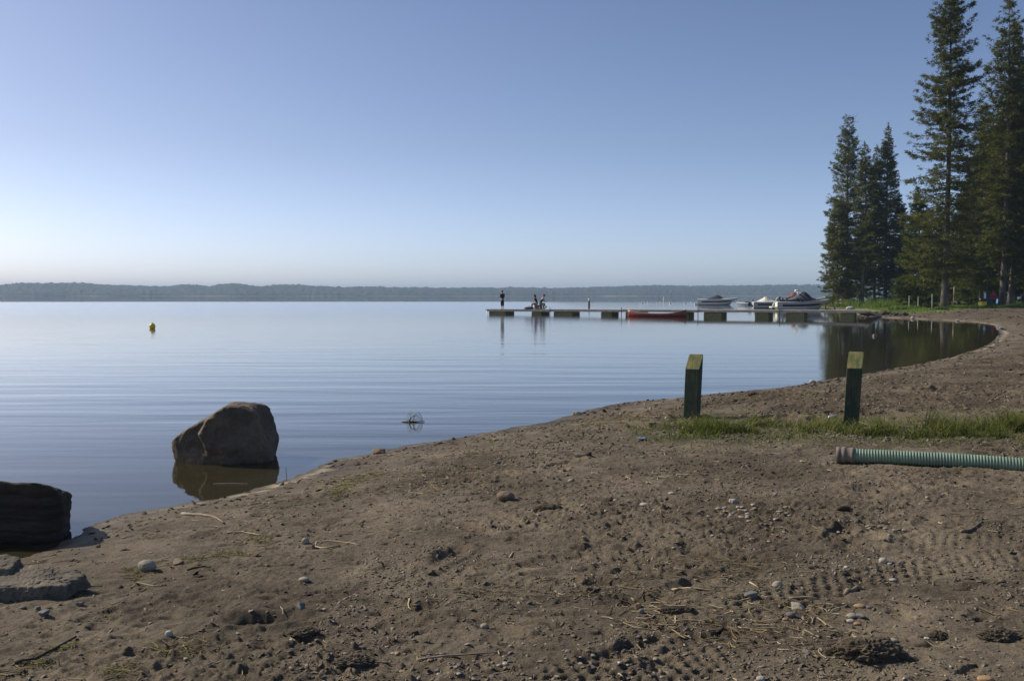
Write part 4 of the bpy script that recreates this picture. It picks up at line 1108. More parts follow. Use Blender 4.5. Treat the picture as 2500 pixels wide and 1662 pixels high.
# picnic table
P = ground_pt(2062, 138)
pt = empty('picnic_table', P, R(8), 'pale picnic table in the long grass below the left spruces', 'picnic table')
q = MB()
for k in range(5): q.box((0, -.3 + .15 * k, 1.0), (1.3, .14, .05))
q.build('tabletop', DECK, pt)
for sy in (-1, 1):
    q = MB(); q.box((-.2, sy * .72 , .52), (1.5, .25, .05)); q.build('bench', DECK, pt)
for sx in (-1, 1):
    q = MB(); q.box((sx * .5, .42, .5), (.08, .08, 1.06), rot=Matrix.Rotation(.5, 4, 'X')); q.box((sx * .5, -.42, .5), (.08, .08, 1.06), rot=Matrix.Rotation(-.5, 4, 'X')); q.box((sx * .5, 0, .48), (.06, 1.6, .08)); q.build('trestle', FRAMEM, pt)
P = ground_pt(2075, 116)
q = MB()
vs = []
ico = MB(); ico.lathe([(.02, .0), (.30, .02), (.36, .16), (.30, .30), (.14, .38), (.03, .40)], seg=14)
for v_ in ico.v:
    v_.x *= 1.35; v_ += Vector((1, 1, 1)) * .05 * mnoise.noise(v_ * 4)
bd = ico.build('tarp_bundle', simple_mat('white_grey_tarp', (.62, .63, .62), (.30, .32, .36), scale=2.2, rough=.7, bump=.03, bscale=6), None); bd.location = P - Vector((0, 0, .03))
tag(bd, 'white and grey bundle lying alone on the short lawn behind the pier', 'bundle')
for k, (u0, v0, u1, v1, D, lab) in enumerate([(2029, 738.5, 2044, 751, 111, 'dark pole leaning to the left out of the lawn edge by the boat bow'), (2012, 733, 2017, 750, 118, 'short dark upright stick at the tip of the largest boat bow')]):
    a = atD(u0, v0, D); b = atD(u1, v1, D); b.z = gz(b.x, b.y) - .1
    q = MB(); c = a.lerp(b, .5); q.tube([a - b, (c - b) + Vector((.02, 0, 0)), Vector((0, 0, 0))], [.06, .07, .075], 8)
    o = q.build('leaning_pole', FRAMEM, None, True); o.location = b; tag(o, lab, 'pole')
for k, (u, v0, D, lab) in enumerate([(2219, 722, 104, 'thin pale stake under the light green spruce, leftmost of three'), (2241, 724, 103, 'thin pale stake under the light green spruce, middle one of three'), (2275, 717, 103, 'thin pale stake just left of the thickest trunk')]):
    P = ground_pt(u, D); h_ = atD(u, v0, D).z - P.z
    q = MB(); q.box((0, 0, h_ / 2), (.09, .09, h_), bev=.02); o = q.build('stake', simple_mat('pale_stake_wood', (.42, .40, .36), (.25, .23, .2), scale=8), None); o.location = P
    tag(o, lab, 'stake', 'pale stakes along the lawn edge')
P = ground_pt(2327, 112); h_ = atD(2328, 700, 112).z - P.z
sp = empty('sign_pole', P, 0, 'tall slim pole with red paint behind the thickest trunk', 'pole')
q = MB(); q.tube([(0, 0, -.1), (.02, 0, h_ * .45)], .055, 8); q.build('pole_base', simple_mat('faded_red_paint', (.30, .10, .09), (.2, .07, .06), scale=4), sp, True)
q = MB(); q.tube([(.02, 0, h_ * .45), (.04, 0, h_)], .05, 8); q.build('pole_top', simple_mat('pale_pole_paint', (.42, .36, .33), (.3, .25, .23), scale=4), sp, True)
P = ground_pt(2097, 139)
gr_ = empty('park_grill', P, 0, 'small dark park grill on a post between the left spruces', 'grill')
q = MB(); q.box((0, 0, 1.45), (.5, .4, .32), bev=.03); q.build('firebox', BLACKP, gr_)
q = MB(); q.box((0, 0, .62), (.09, .09, 1.32)); q.build('post', BLACKP, gr_)

# ================================================================== ROCKS
def rock_mat(name, c1, c2, c3, scale=3, bump=.02, rough=.85, layer=None):
    m, nt, b = new_mat(name)
    tc = N(nt, 'ShaderNodeTexCoord'); mp = N(nt, 'ShaderNodeMapping')
    if layer: mp.inputs['Scale'].default_value = layer
    nt.links.new(tc.outputs['Object'], mp.inputs[0])
    a = N(nt, 'ShaderNodeTexNoise', Scale=scale, Detail=8.0, Roughness=.65); nt.links.new(mp.outputs[0], a.inputs['Vector'])
    r = ramp(nt, a.outputs[0], [(.32, c2), (.52, c1), (.72, c3)])
    s = N(nt, 'ShaderNodeTexNoise', Scale=scale * 14, Detail=6.0, Roughness=.7); nt.links.new(mp.outputs[0], s.inputs['Vector'])
    sr = ramp(nt, s.outputs[0], [(.3, (.6, .6, .6)), (.5, (1, 1, 1)), (.75, (1.25, 1.22, 1.15))])
    nt.links.new(mix(nt, .8, r.outputs[0], sr.outputs[0], 'MULTIPLY'), b.inputs['Base Color'])
    b.inputs['Roughness'].default_value = rough; b.inputs['Specular IOR Level'].default_value = .3
    h = math_n(nt, 'ADD', math_n(nt, 'MULTIPLY', a.outputs[0], bump), math_n(nt, 'MULTIPLY', s.outputs[0], bump * .25))
    bp = N(nt, 'ShaderNodeBump', Distance=1.0); nt.links.new(h, bp.inputs['Height']); nt.links.new(bp.outputs[0], b.inputs['Normal'])
    return m
import bmesh
def sphere_dirs(sub):
    bm = bmesh.new(); bmesh.ops.create_icosphere(bm, subdivisions=sub, radius=1)
    vs = np.array([v.co[:] for v in bm.verts]); fs = np.array([[v.index for v in f.verts] for f in bm.faces]); bm.free(); return vs, fs
SPH = {k: sphere_dirs(k) for k in (3, 4, 6, 7)}
def fnoise3(P, sc, seed, o=4):
    out = np.zeros(len(P))
    for i, p in enumerate(P * sc + seed * 7.31):
        v = Vector(p); a = 1; s_ = 0
        for k in range(o): s_ += a * mnoise.noise(v); v = v * 2.03; a *= .5
        out[i] = s_
    return out
def plane_rock(name, planes, sub=6, soft=14, noise_amp=.03, nsc=2.5, seed=1, squash=(1, 1, 1), ridge=.02):
    """planes: list of (normal, distance); a softly intersected solid with a rough skin"""
    D_, Fc = SPH[sub]
    acc = np.zeros(len(D_))
    for nrm, dist in planes:
        nv = np.array(nrm, float); nv /= np.linalg.norm(nv)
        c = D_ @ nv / dist
        acc += np.maximum(c, 0) ** soft
    r_ = acc ** (-1 / soft)
    P = D_ * r_[:, None]
    nz = fnoise3(P, nsc, seed, 5); n2 = fnoise3(P, nsc * 3.3, seed + 3, 3)
    P = P * (1 + noise_amp * nz - ridge * np.abs(n2))[:, None] * np.array(squash)
    me = np_mesh(name, P, Fc); me.polygons.foreach_set('use_smooth', np.ones(len(me.polygons), dtype=bool))
    return me
BOULDER = rock_mat('brown_granite', (.118, .092, .064), (.060, .048, .034), (.20, .155, .105), scale=2.2, bump=.03)
# the boulder in the water
Pb = at(549, 1128, 0); Db = 10.75
bx = (549 - 1250) / F * Db; mpp = Db / F
planes = [((-.62, -.06, 1), .405), ((.04, .05, 1), .50), ((.55, -.05, 1), .56), ((1, -.1, .35), .49), ((1, .2, -.25), .50), ((-1, -.15, -.25), .52), ((-.9, -.1, .75), .50),
          ((-.25, -1, .12), .40), ((.35, -1, .20), .42), ((-.55, -.9, -.15), .47), ((0, -1, -.7), .46), ((0, 1, .3), .45), ((.6, .8, 0), .52), ((-.6, .8, .1), .52), ((0, 0, -1), .5), ((.8, -.8, -.1), .55)]
me = plane_rock('boulder', planes, sub=7, soft=34, noise_amp=.055, nsc=2.4, seed=4, ridge=.035)
# diagonal ledge across the face
co = np.zeros(len(me.vertices) * 3); me.vertices.foreach_get('co', co); co = co.reshape(-1, 3)
xx, yy, zz = co[:, 0], co[:, 1], co[:, 2]
line = np.where(zz > .22, -.19 + (zz - .22) * .55, -.19 + (.22 - zz) * .42)     # crack line on the front
side = (xx - line) + .02 * pn(zz * 6, xx * 6, 401)
front = sstep(.05, -.25, yy) * sstep(-.02, .10, zz)
step = sstep(-.03, .03, side)
co[:, 1] -= .085 * step * front * sstep(.5, .0, side)
co[:, 1] += .05 * (1 - step) * front * sstep(-.35, 0, side)
me.vertices.foreach_set('co', co.ravel()); me.update()
o = link_mesh('boulder', me, BOULDER); o.location = (bx + .0, Db + .02, .09)
tag(o, 'big brown faceted boulder standing in the shallow water', 'boulder')
# block at left edge
LAY = rock_mat('dark_layered_rock', (.062, .050, .037), (.034, .027, .021), (.095, .076, .056), scale=2.0, bump=.05, layer=(1, 1, 5))
planes = [((.05, .42, 1), .215), ((1, .44, .03), .50), ((1, .15, .0), .56), ((-1, 0, 0), .8), ((0, -1, -.10), .36), ((.6, -1, -.05), .58), ((0, 1, 0), .34), ((0, 0, -1), .30), ((.7, .2, .75), .545)]
me = plane_rock('shore_block', planes, sub=7, soft=40, noise_amp=.05, nsc=2.8, seed=9, ridge=.02)
co = np.zeros(len(me.vertices) * 3); me.vertices.foreach_get('co', co); co = co.reshape(-1, 3)
stv = np.abs(((co[:, 2] + .03 * pn(co[:, 0] * 3, co[:, 1] * 3, 411)) * 11) % 1 - .5)
co[:, :2] *= (1 - .035 * sstep(.30, .5, stv))[:, None]
me.vertices.foreach_set('co', co.ravel()); me.update()
o = link_mesh('shore_block', me, LAY); o.location = (-3.13 - .70, 7.42, .065)
tag(o, 'dark layered rock block at the water edge, cut off by the left edge', 'rock')
# flat slab bottom left
SLAB = rock_mat('grey_slab_rock', (.135, .118, .090), (.080, .070, .054), (.20, .175, .135), scale=4, bump=.02)
planes = [((.05, -.2, 1), .052), ((.25, -.1, 1), .066), ((1, -.35, .2), .23), ((1, .8, .1), .25), ((-1, 0, 0), .4), ((-.1, -1, .25), .13), ((.35, -1, .3), .165), ((0, 1, .1), .15), ((0, 0, -1), .06)]
me = plane_rock('flat_rock', planes, sub=7, soft=44, noise_amp=.16, nsc=7, seed=21, ridge=.12)
sp_ = ag(120, 1462)
o = link_mesh('flat_rock', me, SLAB); o.location = (sp_.x - .17, sp_.y + .14, sp_.z + .035); o.rotation_euler = (0, R(-4), R(8))
fr_ = empty('slab_rock', (sp_.x, sp_.y, sp_.z), 0, 'flat grey two layered rock slab at the bottom left edge', 'rock')
o.location = o.location - fr_.location; o.parent = fr_; o.name = 'lower_layer'
planes = [((.15, -.3, 1), .055), ((-.2, 0, 1), .06), ((1, -.2, .6), .12), ((-1, 0, 0), .3), ((0, -1, .5), .075), ((.3, 1, .2), .09), ((0, 0, -1), .05)]
me = plane_rock('upper_layer', planes, sub=6, soft=24, noise_amp=.15, nsc=9, seed=25, ridge=.08)
o = link_mesh('upper_layer', me, SLAB); o.parent = fr_; up_ = ag(55, 1425); o.location = (up_.x - fr_.location.x - .05, .24, .095)

PEB = [rock_mat('pale_pebble', (.30, .27, .22), (.22, .195, .16), (.38, .35, .30), scale=20, bump=.001),
       rock_mat('white_pebble', (.38, .36, .32), (.29, .27, .24), (.46, .44, .40), scale=20, bump=.001),
       rock_mat('brown_pebble', (.17, .13, .09), (.11, .085, .06), (.24, .19, .13), scale=20, bump=.001),
       rock_mat('grey_pebble', (.14, .14, .135), (.09, .09, .09), (.20, .20, .19), scale=20, bump=.001),
       rock_mat('tan_pebble', (.32, .21, .12), (.24, .15, .085), (.40, .28, .17), scale=20, bump=.001)]
def stone_mesh(name, size, angular, seed, sub=4):
    rg_ = np.random.default_rng(seed); D_, Fc = SPH[sub]
    if angular:
        acc = np.zeros(len(D_))
        for k in range(11):
            nv = rg_.normal(size=3); nv /= np.linalg.norm(nv); acc += np.maximum(D_ @ nv / (.75 + .25 * rg_.random()), 0) ** 14
        acc += (np.abs(D_[:, 2]) / .9) ** 14 + (np.abs(D_[:, 0]) / 1.0) ** 14
        P = D_ * (acc ** (-1 / 14))[:, None]
    else: P = D_.copy()
    P = P * (1 + .10 * fnoise3(P, 1.1, seed, 2))[:, None] * np.array(size) / 2
    me = np_mesh(name, P, Fc); me.polygons.foreach_set('use_smooth', np.ones(len(me.polygons), dtype=bool))
    return me
def stone(u, v, wpx, hr, mat, label, angular=False, seed=1, sink=.25, dr=.8, yaw=0, grp=None, name='stone'):
    P = ag(u, v); w_ = wpx / F * P.y
    me = stone_mesh(name, (w_, w_ * dr, w_ * hr), angular, seed)
    o = link_mesh(name, me, PEB[mat]); o.location = (P.x, P.y + w_ * dr * .3, P.z + w_ * hr * (.5 - sink)); o.rotation_euler = (0, 0, yaw)
    tag(o, label, 'stone', grp); return o
stone(356, 1392, 43, .74, 0, 'smooth egg shaped pale stone alone on the smooth sand', False, 31, .12)
stone(433, 1375, 30, .45, 2, 'angular brown stone just right of the egg shaped stone', True, 32)
stone(745, 1326, 19, .9, 0, 'small round pale stone beside the curled straw', False, 33)
stone(741, 1418, 26, .5, 0, 'half buried pale domed stone left of centre', False, 34)
stone(732, 1485, 20, 1.0, 3, 'angular upright grey stone below the half buried domed stone', True, 35)
stone(411, 1552, 20, .9, 1, 'pale round ended stone in the rough mud at lower left', False, 36)
stone(193, 1478, 16, .8, 3, 'small grey stone just below the slab rock shadow', True, 37)
stone(90, 1489, 17, .9, 3, 'upper stone of the dark pair below the slab rock', True, 38)
stone(104, 1502, 30, .6, 3, 'lower larger stone of the dark pair below the slab rock', True, 39)
stone(54, 1484, 18, .4, 3, 'flat grey stone left of the dark pair below the slab rock', False, 40)
stone(1234, 1221, 46, .55, 2, 'large half buried brown domed stone in the middle of the beach', False, 41)
stone(924, 1103, 32, .55, 2, 'dark brown stone sitting right on the waterline left of centre', True, 42)
stone(1183, 1530, 21, .8, 0, 'pale round pebble alone in the lower middle of the sand', False, 43)
stone(1558, 1484, 18, .9, 4, 'tan angular stone at the start of the muddy ridge, lower middle', True, 44)
stone(1566, 1496, 15, .9, 3, 'small grey stone touching the tan angular stone', False, 45)
stone(1792, 1226, 21, .7, 1, 'white stone beyond the gravel patch, right of centre', True, 46)
stone(1574, 1235, 25, .4, 1, 'long flat pale stone left of the white stone and gravel', False, 47)
stone(1900, 1431, 27, .8, 0, 'rounded pale brown stone at the end of the straw litter', False, 48)
stone(1838, 1458, 35, .55, 3, 'broad lumpy grey stone right of the straw litter', True, 49)
stone(1951, 1489, 31, .85, 0, 'pale wedge shaped stone casting a clear shadow on bare sand', True, 50)
stone(1932, 1508, 25, .5, 3, 'dark grey domed stone just below the pale wedge shaped stone', False, 51)
stone(1918, 1514, 14, .5, 4, 'small orange stone touching the dark grey domed stone', False, 52)
stone(2158, 1374, 22, .75, 1, 'whitish stone between the tyre tracks on the right', False, 53)
stone(2173, 1378, 11, .6, 1, 'tiny white pebble at the right foot of the whitish stone', False, 54)
stone(2082, 1508, 26, .5, 0, 'largest pale stone of the little heap on the lower right', False, 55)
stone(2102, 1508, 24, .6, 3, 'dark grey stone of the little heap on the lower right', True, 56)
stone(2078, 1519, 20, .5, 1, 'whitish stone at the lower left of the little heap', False, 57)
stone(2094, 1525, 19, .45, 4, 'tan stone at the bottom of the little heap', False, 58)
stone(2101, 1484, 28, .4, 4, 'tan flat stone above the little heap of stones', False, 59)
stone(2125, 1485, 17, .5, 3, 'grey flat stone right of the tan flat stone', False, 60)
stone(2448, 1421, 18, .6, 2, 'brown stone alone near the right edge below the tyre track', False, 61)
stone(2182, 1418, 19, .4, 1, 'flat white stone under the main tyre track on the right', False, 62)
stone(2264, 1566, 18, .8, 1, 'pale upright stone right of the big mud clod', True, 63)
stone(1968, 1594, 19, .7, 3, 'grey stone left of the big mud clod', True, 64)
stone(2182, 1568, 26, .4, 0, 'pale flat stone touching the top of the big mud clod', False, 65)
stone(1859, 1661, 22, .6, 1, 'whitish stone at the very bottom edge, right of centre', False, 66)
stone(2410, 1664, 40, .4, 4, 'broad tan stone at the very bottom edge on the right', False, 67)
stone(1629, 1022, 14, 1.0, 1, 'white angular stone left of the left post', True, 68)
stone(1409, 1010, 22, .6, 0, 'pale stone on the waterline in the middle of the shore', True, 69)
stone(1985, 931, 16, .6, 1, 'bright white stone on the waterline left of the right post', False, 70)
stone(2229, 781, 10, .6, 1, 'white stone on the far side of the bay, left one of two', False, 71)
stone(2339, 784, 9, .5, 1, 'yellowish stone on the far side of the bay, right one of two', False, 72)
stone(1394, 1176, 16, .6, 0, 'pale pebble beyond the straw in the middle of the beach', False, 73)
stone(1640, 1207, 17, .5, 1, 'small white pebble in open sand below the left post', False, 74)
stone(1990, 1560, 9, .8, 0, 'tiny pale pebble left of the big mud clod top', False, 75)
P = at(2134, 821, 0)
o = link_mesh('stone', stone_mesh('stone', (.17, .14, .17), True, 80), PEB[2]); o.location = (P.x, P.y, .02); tag(o, 'small brown stone poking out of the dark bay water', 'stone')
# 240 pebbles of their own
variants = [[stone_mesh('pebble', (1, .8, .5), k % 2 == 0, 200 + k * 5 + mi, 3) for k in range(3)] for mi in range(5)]
for mi, vs_ in enumerate(variants):
    for me in vs_: me.materials.append(PEB[mi])
rp = random.Random(4)
patches = [((1700, 1235, 1930, 1262), 44, 10), ((1790, 1262, 1900, 1285), 16, 9), ((1560, 1290, 1920, 1345), 44, 8), ((1300, 1535, 1620, 1655), 36, 11), ((930, 1560, 1330, 1658), 40, 11), ((2030, 1262, 2230, 1300), 20, 10), ((1990, 1340, 2130, 1395), 20, 9), ((1250, 1150, 1700, 1260), 26, 8), ((300, 1480, 900, 1655), 26, 9), ((1930, 1100, 2480, 1650), 26, 8)]
rest = []
plab = ['small pebble in the pale gravel patch right of centre', 'small pebble in the sparse row just below the gravel patch', 'small pebble in the wide stony band below the gravel patch', 'small pebble in the muddy tracks at the bottom centre', 'small pebble near the bottom edge left of the muddy tracks',
        'small pebble on the sand between the short dark log and the bent stick', 'small pebble around the whitish stone on the tyre track', 'small pebble in the middle of the beach below the grass strip', 'small pebble in the rough mud at the lower left', 'small pebble alone on the open sand at the right']
for pi_, ((u0, v0, u1, v1), n, wp) in enumerate(patches):
    for k in range(n):
        P = ag(rp.uniform(u0, u1), rp.uniform(v0, v1)); w_ = wp * rp.uniform(.6, 1.5) / F * P.y
        mi = rp.choices(range(5), (5, 2, 4, 4, 1))[0]
        o = bpy.data.objects.new('pebble', rp.choice(variants[mi])); col.objects.link(o)
        o.location = P + Vector((0, 0, w_ * .10)); o.scale = (w_, w_, w_ * rp.uniform(.6, 1.1)); o.rotation_euler = (rp.uniform(-.2, .2), rp.uniform(-.2, .2), rp.uniform(0, 6.28))
        tag(o, plab[pi_], 'pebble', 'pebbles: ' + plab[pi_][13:])
# finer gravel
def scatter(n, fn, seed):
    r_ = np.random.default_rng(seed); return fn(r_, n)
def bits(name, X, Y, size, mat, label, cat, flat=.5, elong=1.0, seed=1):
    r_ = np.random.default_rng(seed); n = len(X); Z = height(X, Y)
    tpl = np.array([[1, 0, 0], [.3, .9, 0], [-.8, .6, 0], [-.9, -.5, 0], [.2, -.9, 0], [.1, .1, 1], [-.2, -.1, -1]], float)
    tf = np.array([[0, 1, 5], [1, 2, 5], [2, 3, 5], [3, 4, 5], [4, 0, 5], [1, 0, 6], [2, 1, 6], [3, 2, 6], [4, 3, 6], [0, 4, 6]])
    V = tpl[None] * (1 + .35 * r_.normal(size=(n, 7, 1)) * .5)
    V = V * np.stack([size * elong / 2, size / 2, size * flat / 2 * np.ones(n)], 1)[:, None, :]
    a = r_.random(n) * 6.283; ca, sa = np.cos(a)[:, None], np.sin(a)[:, None]; b_ = r_.normal(size=n)[:, None] * .35
    x = V[..., 0] * ca - V[..., 1] * sa; y = V[..., 0] * sa + V[..., 1] * ca; z = V[..., 2] + V[..., 0] * b_
    V = np.stack([x + X[:, None], y + Y[:, None], z + Z[:, None] + (size * flat * .25)[:, None]], -1).reshape(-1, 3)
    Fc = (np.arange(n)[:, None, None] * 7 + tf[None]).reshape(-1, 3)
    return tag(link_mesh(name, np_mesh(name, V, Fc), mat), label, cat, kind='stuff')
def island_mat(name, stops, rough=.85):
    m, nt, b = new_mat(name); g_ = N(nt, 'ShaderNodeNewGeometry'); r_ = ramp(nt, g_.outputs['Random Per Island'], stops)
    nt.links.new(r_.outputs[0], b.inputs['Base Color']); b.inputs['Roughness'].default_value = rough; b.inputs['Specular IOR Level'].default_value = .25; return m
GRAV = island_mat('mixed_gravel', [(0, (.10, .085, .065)), (.35, (.17, .14, .11)), (.6, (.24, .21, .17)), (.8, (.13, .125, .12)), (.95, (.38, .35, .30))])
r_ = np.random.default_rng(61); n = 34000
Y = 3.3 + 11 * r_.random(n) ** 1.4; X = (r_.random(n) * 1.25 - .55) * Y; d_ = coast_d(X, Y)
dn_ = fbm(X * 1.3, Y * 1.3, 501, 3); q = (d_ > .15) & (r_.random(n) < (.10 + .9 * sstep(.05, .6, dn_)) * np.where(X < -.9, .45, 1))
bits('gravel', X[q], Y[q], .005 + .012 * r_.random(q.sum()) ** 2.2, GRAV, 'fine gravel and crumbs sprinkled over the beach soil', 'gravel', .6, 1.3, 62)
SOILC = island_mat('soil_crumbs_mat', [(0, (.09, .073, .052)), (.5, (.145, .12, .087)), (1, (.22, .19, .145))], .95)
n = 150000; Y = 3.3 + 26 * r_.random(n) ** 1.6; X = (r_.random(n) * 1.25 - .5) * Y; d_ = coast_d(X, Y)
dn_ = fbm(X * .9 + 4, Y * .9, 511, 3); q = (d_ > .5) & (r_.random(n) < .20 + .80 * sstep(-.1, .5, dn_)) & ((X > -.9) | (r_.random(n) < .35))
X2 = r_.uniform(10, 62, 9000); Y2 = r_.uniform(33, 96, 9000); d2 = coast_d(X2, Y2)
q2 = (d2 > .6) & (r_.random(9000) < .12 + .88 * sstep(-.05, .4, fbm(X2 * .35, Y2 * .2, 541, 3))) & (d2 < 12)
bits('bank_clods', X2[q2], Y2[q2], (.05 + .22 * r_.random(q2.sum()) ** 2) * np.clip(Y2[q2] / 95, .35, .9), island_mat('bank_clod_mat', [(0, (.035, .027, .019)), (.6, (.07, .055, .040)), (1, (.14, .115, .085))], .95), 'dark clods and drift on the bank round the far side of the bay', 'soil', .5, 1.6, 65)
bits('soil_crumbs', X[q], Y[q], (.005 + .022 * r_.random(q.sum()) ** 3) * np.clip(Y[q] / 7, .8, 2), SOILC, 'dark crumbs and small clods of soil on the beach', 'soil', .42, 1.9, 64)
# straw and reed litter
STRAW = island_mat('dry_straw', [(0, (.09, .065, .035)), (.4, (.17, .13, .075)), (.75, (.27, .22, .13)), (1, (.46, .40, .27))])
def straws(name, X, Y, ln, rad, mat, label, cat, seed, bias=None, seg=3):
    r_ = np.random.default_rng(seed); n = len(X); a = r_.random(n) * 6.283 if bias is None else bias + r_.normal(size=n) * .5
    k = np.linspace(-.5, .5, seg + 1); cur = r_.normal(size=n) * .5
    px_ = X[:, None] + np.cos(a)[:, None] * k * ln[:, None] - np.sin(a)[:, None] * (k ** 2 - .1) * cur[:, None] * ln[:, None]
    py_ = Y[:, None] + np.sin(a)[:, None] * k * ln[:, None] + np.cos(a)[:, None] * (k ** 2 - .1) * cur[:, None] * ln[:, None]
    pz_ = height(px_.ravel(), py_.ravel()).reshape(px_.shape)
    pz_ = np.maximum(pz_, pz_.mean(1, keepdims=True)) + rad[:, None] + r_.random(n)[:, None] * .004 + np.abs(k) * 0
    nx, ny = -np.sin(a)[:, None], np.cos(a)[:, None]
    ring = [(0, 1.0), (1, -.5), (-1, -.5)]
    V = np.stack([np.stack([px_ + nx * rad[:, None] * o_, py_ + ny * rad[:, None] * o_, pz_ + rad[:, None] * h_], -1) for o_, h_ in ring], 2)  # n,seg+1,3,3
    V = V.reshape(-1, 3); base = np.arange(n)[:, None] * (seg + 1) * 3; Fs = []
    for s_ in range(seg):
        for j in range(3):
            j2 = (j + 1) % 3; Fs.append(base + np.array([[s_ * 3 + j, s_ * 3 + j2, (s_ + 1) * 3 + j2, (s_ + 1) * 3 + j]]))
    return tag(link_mesh(name, np_mesh(name, V, np.concatenate(Fs)), mat), label, cat, kind='stuff')
n = 26000; Y = 3.4 + 12 * r_.random(n) ** 1.2; X = (r_.random(n) * 1.15 - .55) * Y; d_ = coast_d(X, Y)
prob = .55 * np.exp(-((d_ - .55) / .35) ** 2) * sstep(-.1, .4, fbm(X * 1.7, Y * 1.7, 521, 2)) + .5 * sstep(.25, .7, fbm(X * .8 + 9, Y * .8, 523, 3)) + .02
q = (d_ > .12) & (r_.random(n) < prob)
straws('straw_litter', X[q], Y[q], .03 + .10 * r_.random(q.sum()) ** 2, .0014 + .0022 * r_.random(q.sum()), STRAW, 'dry straw and reed bits scattered over the beach', 'straw', 66)
def pxpatch(L, seed, thin_=1.0):
    r_ = np.random.default_rng(seed); xs = []; ys = []
    for u, v, du, dv, n in L:
        for _ in range(int(n * thin_)):
            P = at(u + r_.normal() * du, v + r_.normal() * dv, .28); xs.append(P.x); ys.append(P.y)
    return np.array(xs), np.array(ys)
X, Y = pxpatch([(1820, 1400, 60, 16, 90), (1790, 1445, 60, 14, 40), (1800, 1380, 110, 12, 60), (1480, 1420, 150, 30, 120), (1180, 1430, 60, 14, 60), (1120, 1130, 60, 10, 160), (1180, 1110, 70, 8, 120), (980, 1120, 40, 8, 90)], 5)
straws('reed_litter', X, Y, .03 + .07 * np.random.default_rng(3).random(len(X)) ** 2, np.full(len(X), .0015), STRAW, 'denser mats of dry reed litter in the middle and right of the beach', 'straw', 68, 0.1)
REEDG = island_mat('yellow_green_weed', [(0, (.055, .055, .020)), (.45, (.12, .11, .04)), (.8, (.22, .19, .08)), (1, (.36, .32, .15))])
X, Y = pxpatch([(340, 1320, 25, 5, 60), (460, 1305, 26, 5, 70), (570, 1300, 30, 6, 70), (640, 1265, 22, 6, 70), (330, 1342, 16, 4, 34), (175, 1383, 12, 3, 20), (830, 1140, 22, 9, 110), (862, 1122, 26, 5, 90), (905, 1108, 30, 4, 80), (820, 1160, 8, 9, 60), (150, 1535, 22, 6, 60), (80, 1570, 34, 5, 60), (430, 1545, 50, 14, 90), (280, 1605, 30, 10, 60), (1150, 1074, 18, 3, 40), (1450, 1004, 30, 3, 90), (1530, 988, 50, 3, 120), (1640, 981, 60, 3, 120), (1960, 945, 30, 3, 90), (1850, 955, 60, 3, 120)], 6, .85)
straws('weed_litter', X, Y, .03 + .07 * np.random.default_rng(4).random(len(X)) ** 1.5, np.full(len(X), .0019) * np.clip(Y / 8, .8, 2), REEDG, 'yellow green water weed washed up along the shore', 'weed', 69)
BARKB = island_mat('dark_bark_bits', [(0, (.020, .015, .011)), (.6, (.05, .036, .024)), (1, (.12, .085, .05))])
n = 22000; Y = 4 + 34 * r_.random(n) ** 1.4; X = (r_.random(n) * 1.1 - .5) * Y; d_ = coast_d(X, Y)
q = (d_ > .05) & (r_.random(n) < .75 * np.exp(-((d_ - .35) / .30) ** 2) + .12 * sstep(0, .5, fbm(X, Y, 531, 2)))
bits('bark_bits', X[q], Y[q], (.01 + .035 * r_.random(q.sum()) ** 2) * np.clip(Y[q] / 8, .8, 2.5), BARKB, 'dark bark and drift bits along the waterline', 'bark', .35, 1.8, 70)
# big mud clods
CLOD = rock_mat('mud_clod_mat', (.100, .081, .057), (.060, .048, .034), (.15, .122, .088), scale=9, bump=.02, rough=.95)
def clod(u, v, wpx, hr, label, seed, dr=.7):
    P = ag(u, v); w_ = wpx / F * P.y; D_, Fc = SPH[6]
    pp = D_.copy(); nz = fnoise3(pp, 2.6, seed, 4); n2 = np.abs(fnoise3(pp, 5.5, seed + 2, 3))
    pp = pp * (1 + .30 * nz - .35 * n2 + .12)[:, None] * np.array([w_ / 2, w_ * dr / 2, w_ * hr / 2])
    me = np_mesh('mud_clod', pp, Fc); me.polygons.foreach_set('use_smooth', np.ones(len(me.polygons), dtype=bool))
    o = link_mesh('mud_clod', me, CLOD); o.location = (P.x, P.y + w_ * dr * .3, P.z + w_ * hr * .12); tag(o, label, 'mud clod')
clod(2135, 1612, 150, .42, 'biggest dark lumpy mud clod, on the lower right', 301)
clod(2040, 1600, 46, .5, 'small mud clod touching the left side of the biggest clod', 302)
clod(2295, 1560, 46, .6, 'mud clod beside the pale upright stone on the right', 303)
clod(2445, 1562, 90, .35, 'low wide mud clod near the right edge', 304)
clod(740, 1560, 70, .3, 'low crumbly mud clod in the rough mud left of centre', 305)
clod(1340, 1242, 60, .3, 'dark mud clod right of the large brown domed stone', 306)
clod(860, 1625, 90, .32, 'wide mud clod near the bottom edge, left of centre', 307)
clod(1655, 1495, 80, .25, 'long low mud ridge right of the tan angular stone', 308, .4)
